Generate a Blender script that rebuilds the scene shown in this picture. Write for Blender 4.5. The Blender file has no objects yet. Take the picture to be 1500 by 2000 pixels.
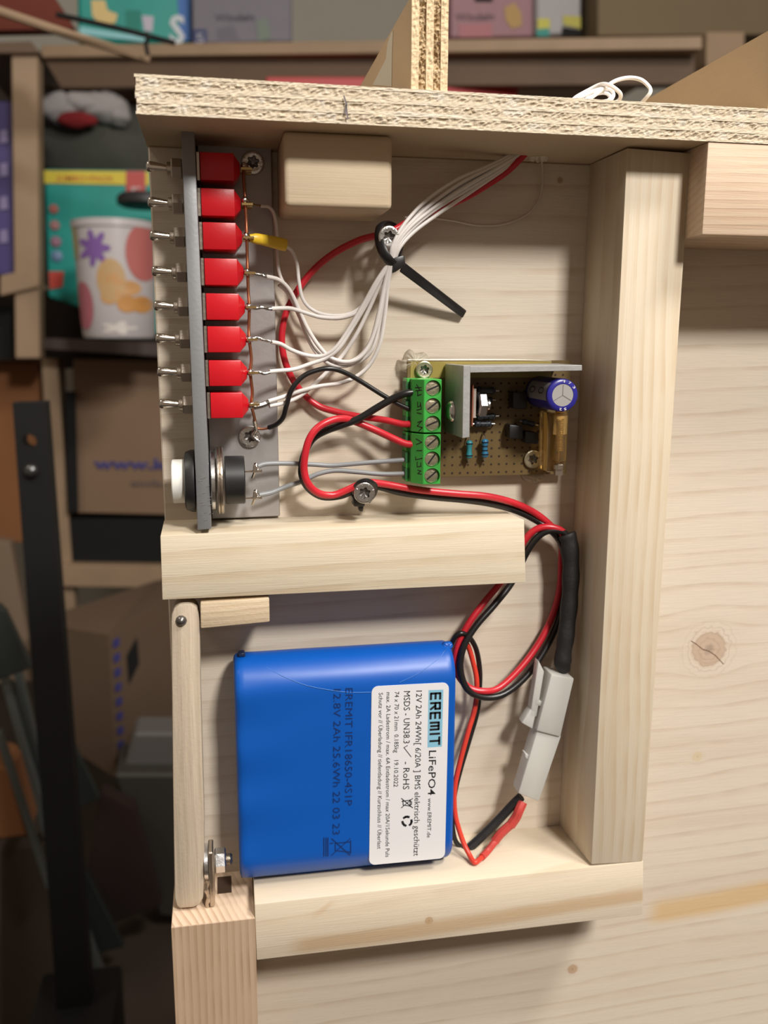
import bpy, bmesh, math, random
from math import sin, cos, pi, sqrt, atan2, radians
from mathutils import Vector, Matrix, noise
random.seed(7)

# ------------------------------------------------------------------ units, camera, light
S = 0.000877            # one drawing unit in metres
H = 0.79                # height of the underside of the plywood shelf above the floor
CAM = Vector((-12.7544, -312.7622, -62.391))
FPX = 1729.51
YAW, PIT, ROL = 0.1851, -0.189, 0.0028
_cy, _sy, _cp, _sp = cos(YAW), sin(YAW), cos(PIT), sin(PIT)
FW = Vector((_sy*_cp, _cy*_cp, _sp)); _r0 = Vector((_cy, -_sy, 0)); _u0 = _r0.cross(FW)
RT = cos(ROL)*_r0 + sin(ROL)*_u0; UP = -sin(ROL)*_r0 + cos(ROL)*_u0

def W(x, y, z):                       # drawing units -> metres
    return Vector((x*S, y*S, z*S + H))

sc = bpy.context.scene
cd = bpy.data.cameras.new('camera'); cam = bpy.data.objects.new('camera', cd); sc.collection.objects.link(cam)
cam.matrix_world = Matrix(((RT.x, UP.x, -FW.x, 0), (RT.y, UP.y, -FW.y, 0), (RT.z, UP.z, -FW.z, 0), (0, 0, 0, 1)))
cam.location = W(*CAM)
cd.sensor_fit = 'VERTICAL'; cd.sensor_height = 32; cd.sensor_width = 24
cd.lens = FPX*32/2000; cd.clip_start = 0.01; cd.clip_end = 30
cd.dof.use_dof = True; cd.dof.focus_distance = 0.258; cd.dof.aperture_fstop = 12.5
sc.camera = cam
vs = sc.view_settings
vs.view_transform = 'Standard'; vs.look = 'None'; vs.gamma = 1.0; vs.exposure = 0.0; vs.use_curve_mapping = False
wd = bpy.data.worlds.new('world'); sc.world = wd; wd.use_nodes = True
wd.node_tree.nodes['Background'].inputs[0].default_value = (1.0, 0.76, 0.57, 1)
wd.node_tree.nodes['Background'].inputs[1].default_value = 0.20

def area(name, d, dist, size, watts, col, aim=(60, 0, -120)):
    ld = bpy.data.lights.new(name, 'AREA'); ld.shape = 'RECTANGLE'; ld.size = size[0]; ld.size_y = size[1]
    ld.energy = watts; ld.color = col
    o = bpy.data.objects.new(name, ld); sc.collection.objects.link(o)
    a = W(*aim); dv = Vector(d).normalized(); o.location = a + dv*dist
    o.rotation_euler = dv.to_track_quat('Z', 'Y').to_euler()
    return o
area('ceiling_lamp_near', (0.33, -1.0, 0.86), 1.30, (0.17, 0.17), 18.0, (1.0, 0.95, 0.89))
area('ceiling_lamp_overhead', (1.00, -1.0, 1.95), 1.45, (0.34, 0.20), 15.5, (1.0, 0.95, 0.88))
area('ceiling_lamp_far_left', (-0.85, -0.2, 1.2), 1.60, (0.40, 0.20), 6, (1.0, 0.90, 0.76))

# ------------------------------------------------------------------ helpers
COL = sc.collection
WL = {}                                # world location of each object
def U(px, py, Y):                      # point on the plane Y that lies at a photograph pixel, in drawing units
    d = FW*FPX + RT*(px-750) - UP*(py-1000)
    t = (Y-CAM.y)/d.y
    return CAM + d*t
def M(px, py, Y):
    return W(*U(px, py, Y))

def empty(name, loc):
    o = bpy.data.objects.new(name, None); o.empty_display_size = 0.01; COL.objects.link(o)
    o.location = loc; WL[o.name] = Vector(loc); return o
def obj(name, bm, mat, parent=None, loc=None, smooth=False):
    bm.normal_update()
    me = bpy.data.meshes.new(name)
    if parent is not None: off = WL[parent.name]
    elif loc is not None: off = Vector(loc)
    else:
        xs = [v.co for v in bm.verts]
        off = Vector(((min(v.x for v in xs)+max(v.x for v in xs))/2, (min(v.y for v in xs)+max(v.y for v in xs))/2, min(v.z for v in xs)))
    for v in bm.verts: v.co -= off
    bm.to_mesh(me); bm.free()
    mats = mat if isinstance(mat, (list, tuple)) else [mat]
    for m in mats: me.materials.append(m)
    if smooth:
        for p in me.polygons: p.use_smooth = True
        if smooth != 'all':
            me.set_sharp_from_angle(angle=radians(38))
    o = bpy.data.objects.new(name, me); COL.objects.link(o)
    if parent is None: o.location = off; WL[o.name] = off
    else: o.parent = parent; WL[o.name] = off
    return o
def tag(o, label, cat, group=None):
    o['label'] = label; o['category'] = cat
    if group: o['group'] = group
    return o
def struct(o): o['kind'] = 'structure'; return o
ORG = (0, 0, H)

def box(bm, a, b, mi=0):               # axis box between two drawing-unit corners
    x0, x1 = sorted((a[0], b[0])); y0, y1 = sorted((a[1], b[1])); z0, z1 = sorted((a[2], b[2]))
    vs_ = [bm.verts.new(W(x, y, z)) for x in (x0, x1) for y in (y0, y1) for z in (z0, z1)]
    fs = []
    for f in ((0,1,3,2), (4,6,7,5), (0,4,5,1), (2,3,7,6), (0,2,6,4), (1,5,7,3)):
        fc = bm.faces.new([vs_[i] for i in f]); fc.material_index = mi; fs.append(fc)
    return vs_, fs
def hexa(bm, fr, bk, mi=0):            # eight corners: front TL TR BR BL, back the same (drawing units)
    v = [bm.verts.new(W(*p)) for p in list(fr)+list(bk)]
    fs = [bm.faces.new([v[i] for i in f]) for f in ((0,3,2,1), (4,5,6,7), (0,1,5,4), (2,3,7,6), (0,4,7,3), (1,2,6,5))]
    for f in fs: f.material_index = mi
    return v
def qbox(bm, px, Yf, Yb, mi=0):        # front face given by four pixels at depth Yf, sides run straight back to Yb
    if not isinstance(Yf, (list, tuple)): Yf = [Yf]*4
    fr = [U(p[0], p[1], y) for p, y in zip(px, Yf)]
    bk = [Vector((p.x, Yb if not isinstance(Yb, str) else p.y+float(Yb), p.z)) for p in fr]
    return hexa(bm, fr, bk, mi)
def bevel(bm, w, seg=2):
    bmesh.ops.recalc_face_normals(bm, faces=bm.faces[:])
    bmesh.ops.bevel(bm, geom=bm.edges[:], offset=w*S, segments=seg, profile=0.5, affect='EDGES', clamp_overlap=True)
def cr(pts, n=6):                      # Catmull-Rom through points
    P = [Vector(p) for p in pts]
    if len(P) < 3: return [P[0].lerp(P[-1], i/n) for i in range(n+1)]
    P = [P[0]*2-P[1]] + P + [P[-1]*2-P[-2]]
    out = []
    for i in range(1, len(P)-2):
        a, b, c, d = P[i-1:i+3]
        for k in range(n):
            t = k/n
            out.append(0.5*((2*b)+(c-a)*t+(2*a-5*b+4*c-d)*t*t+(3*b-a-3*c+d)*t**3))
    out.append(P[-2]); return out
def sweep(bm, pts, rad, seg=10, mi=0, flat=None):   # tube through metre points
    if not isinstance(rad, (list, tuple)): rad = [rad]*len(pts)
    n = len(pts); T = []
    for i in range(n):
        t = (pts[min(i+1, n-1)]-pts[max(i-1, 0)]); T.append(t.normalized() if t.length > 0 else Vector((0, 0, 1)))
    ref = Vector((0, 1, 0)) if abs(T[0].y) < .9 else Vector((1, 0, 0))
    nrm = (ref - T[0]*ref.dot(T[0])).normalized(); rings = []
    for i in range(n):
        nrm = (nrm - T[i]*nrm.dot(T[i])).normalized(); b = T[i].cross(nrm)
        ring = []
        for k in range(seg):
            a = 2*pi*k/seg; u, v = cos(a), sin(a)
            if flat: u, v = u*flat[0], v*flat[1]
            ring.append(bm.verts.new(pts[i] + (nrm*u + b*v)*rad[i]))
        rings.append(ring)
    for i in range(n-1):
        for k in range(seg):
            f = bm.faces.new((rings[i][k], rings[i][(k+1) % seg], rings[i+1][(k+1) % seg], rings[i+1][k])); f.material_index = mi
    bm.faces.new(rings[0][::-1]).material_index = mi; bm.faces.new(rings[-1]).material_index = mi
def wire(bm, px, r, n=6, seg=10, mi=0, flat=None):
    pts = cr([M(*p) for p in px], n); sweep(bm, pts, r*S, seg, mi, flat)
def lathe(bm, prof, c, axis, seg=28, mi=0, close=True):   # prof: (radius, distance along axis) in units; c in units
    ax = Vector(axis).normalized(); ref = Vector((0, 0, 1)) if abs(ax.z) < .9 else Vector((1, 0, 0))
    u = ax.cross(ref).normalized(); v = ax.cross(u); c = W(*c); rings = []
    for r, h in prof:
        rings.append([bm.verts.new(c + ax*(h*S) + (u*cos(2*pi*k/seg)+v*sin(2*pi*k/seg))*(r*S)) for k in range(seg)])
    for i in range(len(rings)-1):
        for k in range(seg):
            bm.faces.new((rings[i][k], rings[i][(k+1) % seg], rings[i+1][(k+1) % seg], rings[i+1][k])).material_index = mi
    if close:
        bm.faces.new(rings[0][::-1]).material_index = mi; bm.faces.new(rings[-1]).material_index = mi
    bmesh.ops.recalc_face_normals(bm, faces=bm.faces[:])
def B(): return bmesh.new()

# ------------------------------------------------------------------ materials
def mat(name, col, rough=0.5, metal=0.0, spec=0.5, bump=0.0, bscale=800, var=0.0, coat=0.0, trans=0.0, alpha=1.0, sss=0.0, vscale=60):
    m = bpy.data.materials.new(name); m.use_nodes = True; nt = m.node_tree; p = nt.nodes['Principled BSDF']
    p.inputs['Base Color'].default_value = (*col, 1); p.inputs['Roughness'].default_value = rough; p.inputs['Metallic'].default_value = metal
    p.inputs['Specular IOR Level'].default_value = spec; p.inputs['Coat Weight'].default_value = coat; p.inputs['Coat Roughness'].default_value = .1
    p.inputs['Transmission Weight'].default_value = trans; p.inputs['Alpha'].default_value = alpha
    if sss: p.inputs['Subsurface Weight'].default_value = sss; p.inputs['Subsurface Radius'].default_value = (1, 1, 1); p.inputs['Subsurface Scale'].default_value = .002
    tc = nt.nodes.new('ShaderNodeTexCoord')
    if var:
        nz = nt.nodes.new('ShaderNodeTexNoise'); nz.inputs['Scale'].default_value = vscale; nz.inputs['Detail'].default_value = 5
        nt.links.new(tc.outputs['Object'], nz.inputs['Vector'])
        mx = nt.nodes.new('ShaderNodeMix'); mx.data_type = 'RGBA'; mx.inputs[6].default_value = (*[c*(1-var) for c in col], 1); mx.inputs[7].default_value = (*[min(1, c*(1+var)) for c in col], 1)
        nt.links.new(nz.outputs['Fac'], mx.inputs[0]); nt.links.new(mx.outputs[2], p.inputs['Base Color'])
    if bump:
        nb = nt.nodes.new('ShaderNodeTexNoise'); nb.inputs['Scale'].default_value = bscale; nb.inputs['Detail'].default_value = 3
        nt.links.new(tc.outputs['Object'], nb.inputs['Vector'])
        b = nt.nodes.new('ShaderNodeBump'); b.inputs['Strength'].default_value = bump; b.inputs['Distance'].default_value = .0004
        nt.links.new(nb.outputs['Fac'], b.inputs['Height']); nt.links.new(b.outputs['Normal'], p.inputs['Normal'])
    return m

def math_(nt, op, a, b=None, c=None):
    n = nt.nodes.new('ShaderNodeMath'); n.operation = op
    for i, x in enumerate((a, b, c)):
        if x is None: continue
        if isinstance(x, (int, float)): n.inputs[i].default_value = x
        else: nt.links.new(x, n.inputs[i])
    return n.outputs[0]
def mixc(nt, f, a, b):
    n = nt.nodes.new('ShaderNodeMix'); n.data_type = 'RGBA'
    for i, x in ((0, f), (6, a), (7, b)):
        if isinstance(x, (int, float)): n.inputs[i].default_value = x
        elif isinstance(x, tuple): n.inputs[i].default_value = (*x, 1)
        else: nt.links.new(x, n.inputs[i])
    return n.outputs[2]
def maprange(nt, v, a, b, c=0.0, d=1.0, smooth=True):
    n = nt.nodes.new('ShaderNodeMapRange'); n.interpolation_type = 'SMOOTHSTEP' if smooth else 'LINEAR'
    nt.links.new(v, n.inputs[0])
    for i, x in enumerate((a, b, c, d)): n.inputs[i+1].default_value = x
    return n.outputs[0]

def wood(name, grain='X', across='Z', base=(.60, .47, .32), ring=(.42, .28, .15), period=9.0, ringamt=.5, wob=3.0, seed=0.0,
         knots=(), streaks=(), rough=.55, fibre=.25, slope=0.0, fuzz=0.0, gw=.012, edge=.25):
    """Planed spruce: growth rings as narrow darker lines across `across`, fibres along `grain`; knots (a, c, radius, colour)."""
    m = bpy.data.materials.new(name); m.use_nodes = True; nt = m.node_tree; p = nt.nodes['Principled BSDF']
    tc = nt.nodes.new('ShaderNodeTexCoord'); mp = nt.nodes.new('ShaderNodeMapping'); mp.inputs['Scale'].default_value = (1/S,)*3
    nt.links.new(tc.outputs['Object'], mp.inputs['Vector'])
    sx = nt.nodes.new('ShaderNodeSeparateXYZ'); nt.links.new(mp.outputs[0], sx.inputs[0])
    ax = {'X': sx.outputs[0], 'Y': sx.outputs[1], 'Z': sx.outputs[2]}
    g, c = ax[grain], ax[across]; third = ax[[k for k in 'XYZ' if k not in (grain, across)][0]]
    # slow wobble of the ring lines
    cv = nt.nodes.new('ShaderNodeCombineXYZ')
    nt.links.new(math_(nt, 'MULTIPLY', g, gw), cv.inputs[0]); nt.links.new(math_(nt, 'MULTIPLY', c, .05), cv.inputs[1]); nt.links.new(math_(nt, 'MULTIPLY', third, .03), cv.inputs[2])
    n1 = nt.nodes.new('ShaderNodeTexNoise'); n1.noise_dimensions = '4D'; n1.inputs['W'].default_value = seed; n1.inputs['Scale'].default_value = 1; n1.inputs['Detail'].default_value = 2
    nt.links.new(cv.outputs[0], n1.inputs['Vector'])
    h = math_(nt, 'MULTIPLY_ADD', math_(nt, 'SUBTRACT', n1.outputs['Fac'], .5), wob*2.2, c)
    if slope: h = math_(nt, 'MULTIPLY_ADD', g, slope, h)
    h = math_(nt, 'MULTIPLY_ADD', third, .35, h)
    kn = []
    for (ka, kc, kr, kcol, kamt) in knots:
        da = math_(nt, 'SUBTRACT', g, ka); dc = math_(nt, 'SUBTRACT', c, kc)
        r = math_(nt, 'SQRT', math_(nt, 'ADD', math_(nt, 'MULTIPLY', da, da), math_(nt, 'MULTIPLY', dc, dc)))
        # push rings around the knot
        fall = math_(nt, 'EXPONENT', math_(nt, 'MULTIPLY', r, -1/(kr*1.9)))
        h = math_(nt, 'SUBTRACT', h, math_(nt, 'MULTIPLY', math_(nt, 'DIVIDE', dc, math_(nt, 'ADD', r, .5)), math_(nt, 'MULTIPLY', fall, kr*1.6)))
        kn.append((r, kr, kcol, kamt))
    saw = math_(nt, 'FRACT', math_(nt, 'DIVIDE', math_(nt, 'ADD', h, 500+seed*7), period))
    line = math_(nt, 'MULTIPLY', maprange(nt, saw, edge, .93), maprange(nt, saw, .93, 1.0, 1, 0))
    # uneven strength of each ring
    n3 = nt.nodes.new('ShaderNodeTexNoise'); n3.inputs['Scale'].default_value = .06; n3.inputs['Detail'].default_value = 1
    nt.links.new(mp.outputs[0], n3.inputs['Vector'])
    line = math_(nt, 'MULTIPLY', line, maprange(nt, n3.outputs['Fac'], .3, .7, .35, 1.0))
    # fibres
    fv = nt.nodes.new('ShaderNodeCombineXYZ')
    nt.links.new(math_(nt, 'MULTIPLY', g, .06), fv.inputs[0]); nt.links.new(math_(nt, 'MULTIPLY', c, 2.2), fv.inputs[1]); nt.links.new(math_(nt, 'MULTIPLY', third, 2.2), fv.inputs[2])
    nf = nt.nodes.new('ShaderNodeTexNoise'); nf.inputs['Scale'].default_value = 1; nf.inputs['Detail'].default_value = 4; nf.inputs['Roughness'].default_value = .7
    nt.links.new(fv.outputs[0], nf.inputs['Vector'])
    fv2 = nt.nodes.new('ShaderNodeCombineXYZ')
    nt.links.new(math_(nt, 'MULTIPLY', g, .004), fv2.inputs[0]); nt.links.new(math_(nt, 'MULTIPLY', c, .07), fv2.inputs[1]); nt.links.new(math_(nt, 'MULTIPLY', third, .05), fv2.inputs[2])
    nl = nt.nodes.new('ShaderNodeTexNoise'); nl.noise_dimensions = '4D'; nl.inputs['W'].default_value = seed+3; nl.inputs['Scale'].default_value = 1; nl.inputs['Detail'].default_value = 2
    nt.links.new(fv2.outputs[0], nl.inputs['Vector'])
    col = mixc(nt, math_(nt, 'MULTIPLY', line, ringamt), tuple(base), tuple(ring))
    col = mixc(nt, maprange(nt, nl.outputs['Fac'], .45, .75, 0, .45), col, tuple(b*.5+r*.5 for b, r in zip(base, ring)))
    col = mixc(nt, maprange(nt, nf.outputs['Fac'], .35, .75, 0, fibre), col, tuple(x*.62 for x in base))
    for (r, kr, kcol, kamt) in kn:
        nk = nt.nodes.new('ShaderNodeTexNoise'); nk.inputs['Scale'].default_value = .35; nt.links.new(mp.outputs[0], nk.inputs['Vector'])
        rr = math_(nt, 'MULTIPLY_ADD', nk.outputs['Fac'], kr*.5, math_(nt, 'SUBTRACT', r, kr*.25))
        col = mixc(nt, maprange(nt, rr, kr*.85, kr*1.15, kamt, 0), col, tuple(kcol))
        rl = math_(nt, 'FRACT', math_(nt, 'DIVIDE', rr, kr*.33)); rw = math_(nt, 'MULTIPLY', math_(nt, 'MULTIPLY', maprange(nt, rl, .55, .85), maprange(nt, rl, .85, 1, 1, 0)), maprange(nt, rr, kr*1.0, kr*2.1, .30, 0))
        col = mixc(nt, rw, col, tuple(x*.62 for x in kcol))
        col = mixc(nt, maprange(nt, rr, kr*.12, kr*.3, .55*kamt, 0), col, tuple(x*.35 for x in kcol))
    for (a0, a1, c0, c1, w, scol, amt) in streaks:      # a stain of resin-rich wood running with the grain
        t = maprange(nt, g, a0, a1, 0, 1, False)
        cc = math_(nt, 'MULTIPLY_ADD', math_(nt, 'POWER', t, 1.5), c1-c0, c0)
        cc = math_(nt, 'ADD', cc, math_(nt, 'MULTIPLY', math_(nt, 'SUBTRACT', n1.outputs['Fac'], .5), wob))
        d = math_(nt, 'ABSOLUTE', math_(nt, 'SUBTRACT', c, cc))
        ends = math_(nt, 'MULTIPLY', maprange(nt, g, a0-2, a0+8), maprange(nt, g, a1-4, a1+4, 1, 0))
        col = mixc(nt, math_(nt, 'MULTIPLY', maprange(nt, d, w*.25, w, amt, 0), ends), col, tuple(scol))
    nt.links.new(col, p.inputs['Base Color'])
    p.inputs['Roughness'].default_value = rough; p.inputs['Specular IOR Level'].default_value = .35
    bp = nt.nodes.new('ShaderNodeBump'); bp.inputs['Strength'].default_value = .35; bp.inputs['Distance'].default_value = .00022
    hh = nf.outputs['Fac']
    if fuzz:
        nz = nt.nodes.new('ShaderNodeTexNoise'); nz.inputs['Scale'].default_value = .9; nz.inputs['Detail'].default_value = 5; nt.links.new(mp.outputs[0], nz.inputs['Vector'])
        hh = math_(nt, 'MULTIPLY_ADD', nz.outputs['Fac'], fuzz, hh)
    hh = math_(nt, 'MULTIPLY_ADD', line, -.35, hh)
    nt.links.new(hh, bp.inputs['Height']); nt.links.new(bp.outputs['Normal'], p.inputs['Normal'])
    return m
def chips(name, base, dark, scale=.8, stretch=(1, 1, 1), amt=.6, bump=.8, white=0.0):
    """torn end grain of a plywood ply"""
    m = bpy.data.materials.new(name); m.use_nodes = True; nt = m.node_tree; p = nt.nodes['Principled BSDF']
    tc = nt.nodes.new('ShaderNodeTexCoord'); mp = nt.nodes.new('ShaderNodeMapping'); mp.inputs['Scale'].default_value = tuple(s/S for s in stretch)
    nt.links.new(tc.outputs['Object'], mp.inputs['Vector'])
    n = nt.nodes.new('ShaderNodeTexNoise'); n.inputs['Scale'].default_value = scale; n.inputs['Detail'].default_value = 6; n.inputs['Roughness'].default_value = .65
    nt.links.new(mp.outputs[0], n.inputs['Vector'])
    n2 = nt.nodes.new('ShaderNodeTexNoise'); n2.inputs['Scale'].default_value = scale*.14; n2.inputs['Detail'].default_value = 2; nt.links.new(mp.outputs[0], n2.inputs['Vector'])
    col = mixc(nt, maprange(nt, n.outputs['Fac'], .36, .62, amt, 0), tuple(base), tuple(dark))
    if white: col = mixc(nt, maprange(nt, n2.outputs['Fac'], .56, .66, 0, white), col, (.66, .62, .55))
    nt.links.new(col, p.inputs['Base Color']); p.inputs['Roughness'].default_value = .8; p.inputs['Specular IOR Level'].default_value = .2
    b = nt.nodes.new('ShaderNodeBump'); b.inputs['Strength'].default_value = bump; b.inputs['Distance'].default_value = .0006
    nt.links.new(n.outputs['Fac'], b.inputs['Height']); nt.links.new(b.outputs['Normal'], p.inputs['Normal'])
    return m

BASE = (.66, .53, .375); RING = (.46, .31, .17)
K1 = U(1385, 1268, 0); K2 = U(1362, 1478, 0); K3 = U(1118, 1893, 0); K4 = U(1094, 352, 0); K5 = U(1165, 1450, 0)
ST0 = U(1262, 1775, 0); ST1 = U(1500, 1750, 0)
m_panel = wood('planed_spruce_panel', base=(.66, .58, .475), ring=(.45, .33, .225), period=8.0, ringamt=.42, wob=7, seed=1.3, slope=-.03, gw=.005, edge=.62,
               knots=((K1.x, K1.z, 7.5, (.47, .34, .25), .75), (K2.x, K2.z, 2.2, (.60, .48, .28), .5), (K3.x, K3.z, 2.2, (.44, .29, .17), .8), (K4.x, K4.z, 1.1, (.40, .26, .15), .8)),
               streaks=((ST0.x, ST1.x+40, ST0.z-2, ST1.z+8, 7.5, (.60, .40, .18), .75),), fibre=.22)
m_post = wood('spruce_post', 'Z', 'X', base=(.64, .555, .425), ring=(.50, .35, .20), period=4.2, ringamt=.5, wob=3, seed=2.2, fibre=.2, slope=.01)
m_cross = wood('spruce_crosspiece', 'X', 'Z', base=(.67, .59, .455), ring=(.49, .36, .21), period=8, ringamt=.5, wob=4, seed=4.1, slope=-.03, gw=.006, edge=.4, fibre=.25)
LG = U(630, 1780, -30); LK = U(838, 1798, -30)
m_ledge = wood('spruce_ledge', 'X', 'Z', base=(.68, .59, .46), ring=(.52, .39, .25), period=13, ringamt=.35, wob=6, gw=.006, edge=.5, seed=6.3, slope=-.05,
               knots=((LK.x, LK.z, 1.5, (.47, .31, .18), .8),),
               streaks=((U(560, 1850, -30).x, U(1257, 1790, -30).x+5, U(560, 1850, -30).z, U(1150, 1773, -30).z+3, 4.6, (.50, .34, .19), .7), (LG.x-5, LG.x+3, LG.z-2, LG.z+2, 1.9, (.56, .40, .25), .7)), fibre=.2)
m_block = wood('smooth_spruce_block', 'X', 'Z', base=(.66, .54, .38), ring=(.54, .40, .25), period=14, ringamt=.3, wob=6, seed=8.3, fibre=.15)
m_rblock = wood('ridged_spruce_block', 'X', 'Z', base=(.66, .51, .37), ring=(.48, .31, .20), period=2.6, ringamt=.55, wob=1.5, seed=9.3, fibre=.3, slope=-.02)
m_leg = wood('ringed_spruce_batten', 'Z', 'X', base=(.47, .345, .24), ring=(.30, .185, .105), period=2.55, ringamt=.75, wob=1.0, seed=3.3, fibre=.2)
m_legend = wood('batten_end_grain', 'Y', 'X', base=(.72, .56, .42), ring=(.42, .27, .16), period=2.55, ringamt=.8, wob=3.5, seed=3.3, fibre=.12, slope=.35, fuzz=1.0)
m_lever = wood('weathered_latch_wood', 'Z', 'X', base=(.51, .43, .33), ring=(.39, .31, .22), period=3.1, ringamt=.5, wob=2, seed=12.3, fibre=.5, fuzz=.8)
m_stop = wood('rough_sawn_stop', 'X', 'Z', base=(.63, .51, .36), ring=(.44, .32, .19), period=2.2, ringamt=.5, wob=1.5, seed=15.3, fibre=.5, fuzz=1.2, slope=-.05)
m_plyface = wood('plywood_face_veneer', 'Y', 'X', base=(.60, .47, .32), ring=(.54, .41, .27), period=16, ringamt=.3, wob=10, seed=5.3, fibre=.1)
m_plyend = chips('torn_end_grain', (.62, .535, .41), (.42, .33, .22), 1.1, (1.1, 1, .8), .6, .6, .5)
m_plylong = chips('long_grain_ply', (.64, .56, .43), (.54, .45, .32), .9, (.35, 1, 1.2), .4, .3, .4)
m_divend = chips('torn_end_grain_upright', (.62, .48, .30), (.33, .21, .10), .45, (1.1, 1, .6), .9, .9)
m_divlong = chips('long_grain_ply_upright', (.72, .57, .37), (.58, .43, .26), .9, (1.2, 1, .3), .4, .4)
m_white_smear = mat('dried_white_filler', (.62, .60, .54), .8, bump=.4, bscale=600)
m_alu = mat('brushed_aluminium', (.40, .385, .38), .45, .6, bump=.12, bscale=500, var=.14, vscale=70)
m_alu_side = mat('dull_aluminium', (.25, .255, .265), .5, .35, bump=.1, bscale=900, var=.1, vscale=60)
m_sink = mat('sawn_aluminium', (.38, .385, .38), .5, .5, bump=.25, bscale=500, var=.15, vscale=250)
m_chrome = mat('polished_nickel', (.80, .76, .70), .14, 1.0)
m_nickel = mat('worn_nickel', (.55, .49, .42), .32, 1.0, bump=.2, bscale=900)
m_zinc = mat('zinc_plated_steel', (.72, .73, .74), .27, 1.0, bump=.3, bscale=500, var=.12, vscale=300)
m_screw = mat('galvanised_screw', (.70, .70, .69), .25, 1.0, bump=.25, bscale=900)
m_screwy = mat('yellow_passivated_screw', (.55, .50, .36), .35, .9, bump=.4, bscale=700)
m_recess = mat('screw_recess', (.16, .15, .14), .35, .8)
m_red = mat('red_switch_plastic', (.54, .006, .014), .34, bump=.05)
m_copper = mat('copper_wire', (.42, .17, .09), .38, .85)
m_solder = mat('solder', (.62, .60, .57), .2, 1.0, bump=.5, bscale=1200)
m_lug = mat('brass_lug', (.55, .38, .16), .3, .95)
m_wwhite = mat('white_wire_insulation', (.72, .68, .65), .4)
m_wred = mat('red_wire_insulation', (.52, .018, .030), .33)
m_wred2 = mat('orange_red_wire_insulation', (.62, .045, .025), .4)
m_wblack = mat('black_wire_insulation', (.012, .011, .011), .33)
m_wgrey = mat('grey_wire_insulation', (.23, .24, .25), .42)
m_sheath = mat('black_heat_shrink', (.012, .012, .012), .6, bump=.5, bscale=400)
m_shrinkred = mat('red_heat_shrink', (.48, .05, .04), .5, bump=.4, bscale=400)
m_yellow = mat('yellow_heat_shrink', (.75, .50, .03), .4)
m_tie = mat('black_nylon', (.012, .011, .012), .4)
m_green = mat('green_terminal_plastic', (.045, .36, .055), .38, var=.06)
m_dkgreen = mat('green_terminal_recess', (.012, .10, .02), .6)
m_ink = mat('black_marker', (.010, .009, .010), .5)
m_pcb = mat('phenolic_board', (.135, .088, .030), .45, var=.35, vscale=40, bump=.1)
m_pcbtop = mat('bare_phenolic_strip', (.30, .235, .06), .35, var=.2, vscale=60)
m_hole = mat('drilled_hole', (.03, .015, .008), .8)
m_glue = mat('hot_melt_glue', (.80, .74, .60), .22, trans=.2, alpha=.5)
m_res = mat('blue_resistor', (.03, .17, .32), .35)
m_resg = mat('teal_resistor', (.03, .22, .26), .4)
m_resd = mat('dark_resistor', (.03, .04, .05), .45)
m_band = mat('resistor_band', (.01, .01, .02), .4)
m_cap = mat('blue_capacitor_sleeve', (.022, .020, .22), .3)
m_capgrey = mat('grey_capacitor_stripe', (.27, .25, .27), .35)
m_capal = mat('capacitor_top', (.50, .49, .48), .42, .6)
m_black = mat('black_plastic', (.015, .015, .016), .42)
m_white = mat('white_button_plastic', (.74, .74, .70), .35)
m_amber = mat('amber_clear_plastic', (.88, .66, .32), .05, trans=.95)
m_gold = mat('gold_spring', (.75, .55, .22), .3, .9)
m_blue = mat('blue_shrink_wrap', (.0, .082, .41), .40, bump=.25, bscale=45)
m_bluee = mat('loose_blue_wrap_edge', (.015, .10, .36), .35, alpha=.75)
m_bdark = mat('dark_battery_end', (.01, .02, .06), .4)
m_label = mat('white_paper_label', (.70, .70, .72), .45)
m_lblblue = mat('light_blue_print', (.22, .47, .62), .45)
m_inkb = mat('black_print', (.012, .012, .015), .5)
m_inkblue = mat('faint_black_print_on_blue', (.004, .025, .13), .5)
m_trans = mat('translucent_nylon_connector', (.74, .74, .70), .38, trans=.35, sss=.3)
m_steelblack = mat('black_painted_steel', (.009, .009, .009), .55, spec=.25, bump=.1)

# ------------------------------------------------------------------ text as flat print
_tc = {}
def glyphs(s, bold=0.0):
    k = (s, bold)
    if k not in _tc:
        c = bpy.data.curves.new('t', 'FONT'); c.body = s; c.offset = bold; c.resolution_u = 2
        o = bpy.data.objects.new('t', c); COL.objects.link(o)
        dg = bpy.context.evaluated_depsgraph_get(); dg.update()
        me = bpy.data.meshes.new_from_object(o.evaluated_get(dg))
        _tc[k] = ([v.co.copy() for v in me.vertices], [tuple(p.vertices) for p in me.polygons])
        bpy.data.objects.remove(o); bpy.data.curves.remove(c); bpy.data.meshes.remove(me)
    return _tc[k]
def printed(bm, s, O, ex, ey, nrm, bold=0.0, thick=.0, caps=.73):
    """lay text so that it starts at O, runs along vector ex (full length) and its capitals are ey tall"""
    vs_, fs = glyphs(s, bold)
    x0 = min(v.x for v in vs_); x1 = max(v.x for v in vs_)
    nv = [bm.verts.new(O + ex*((v.x-x0)/(x1-x0)) + ey*(v.y/caps) + nrm*thick) for v in vs_]
    for f in fs:
        try: bm.faces.new([nv[i] for i in f])
        except ValueError: pass
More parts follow.
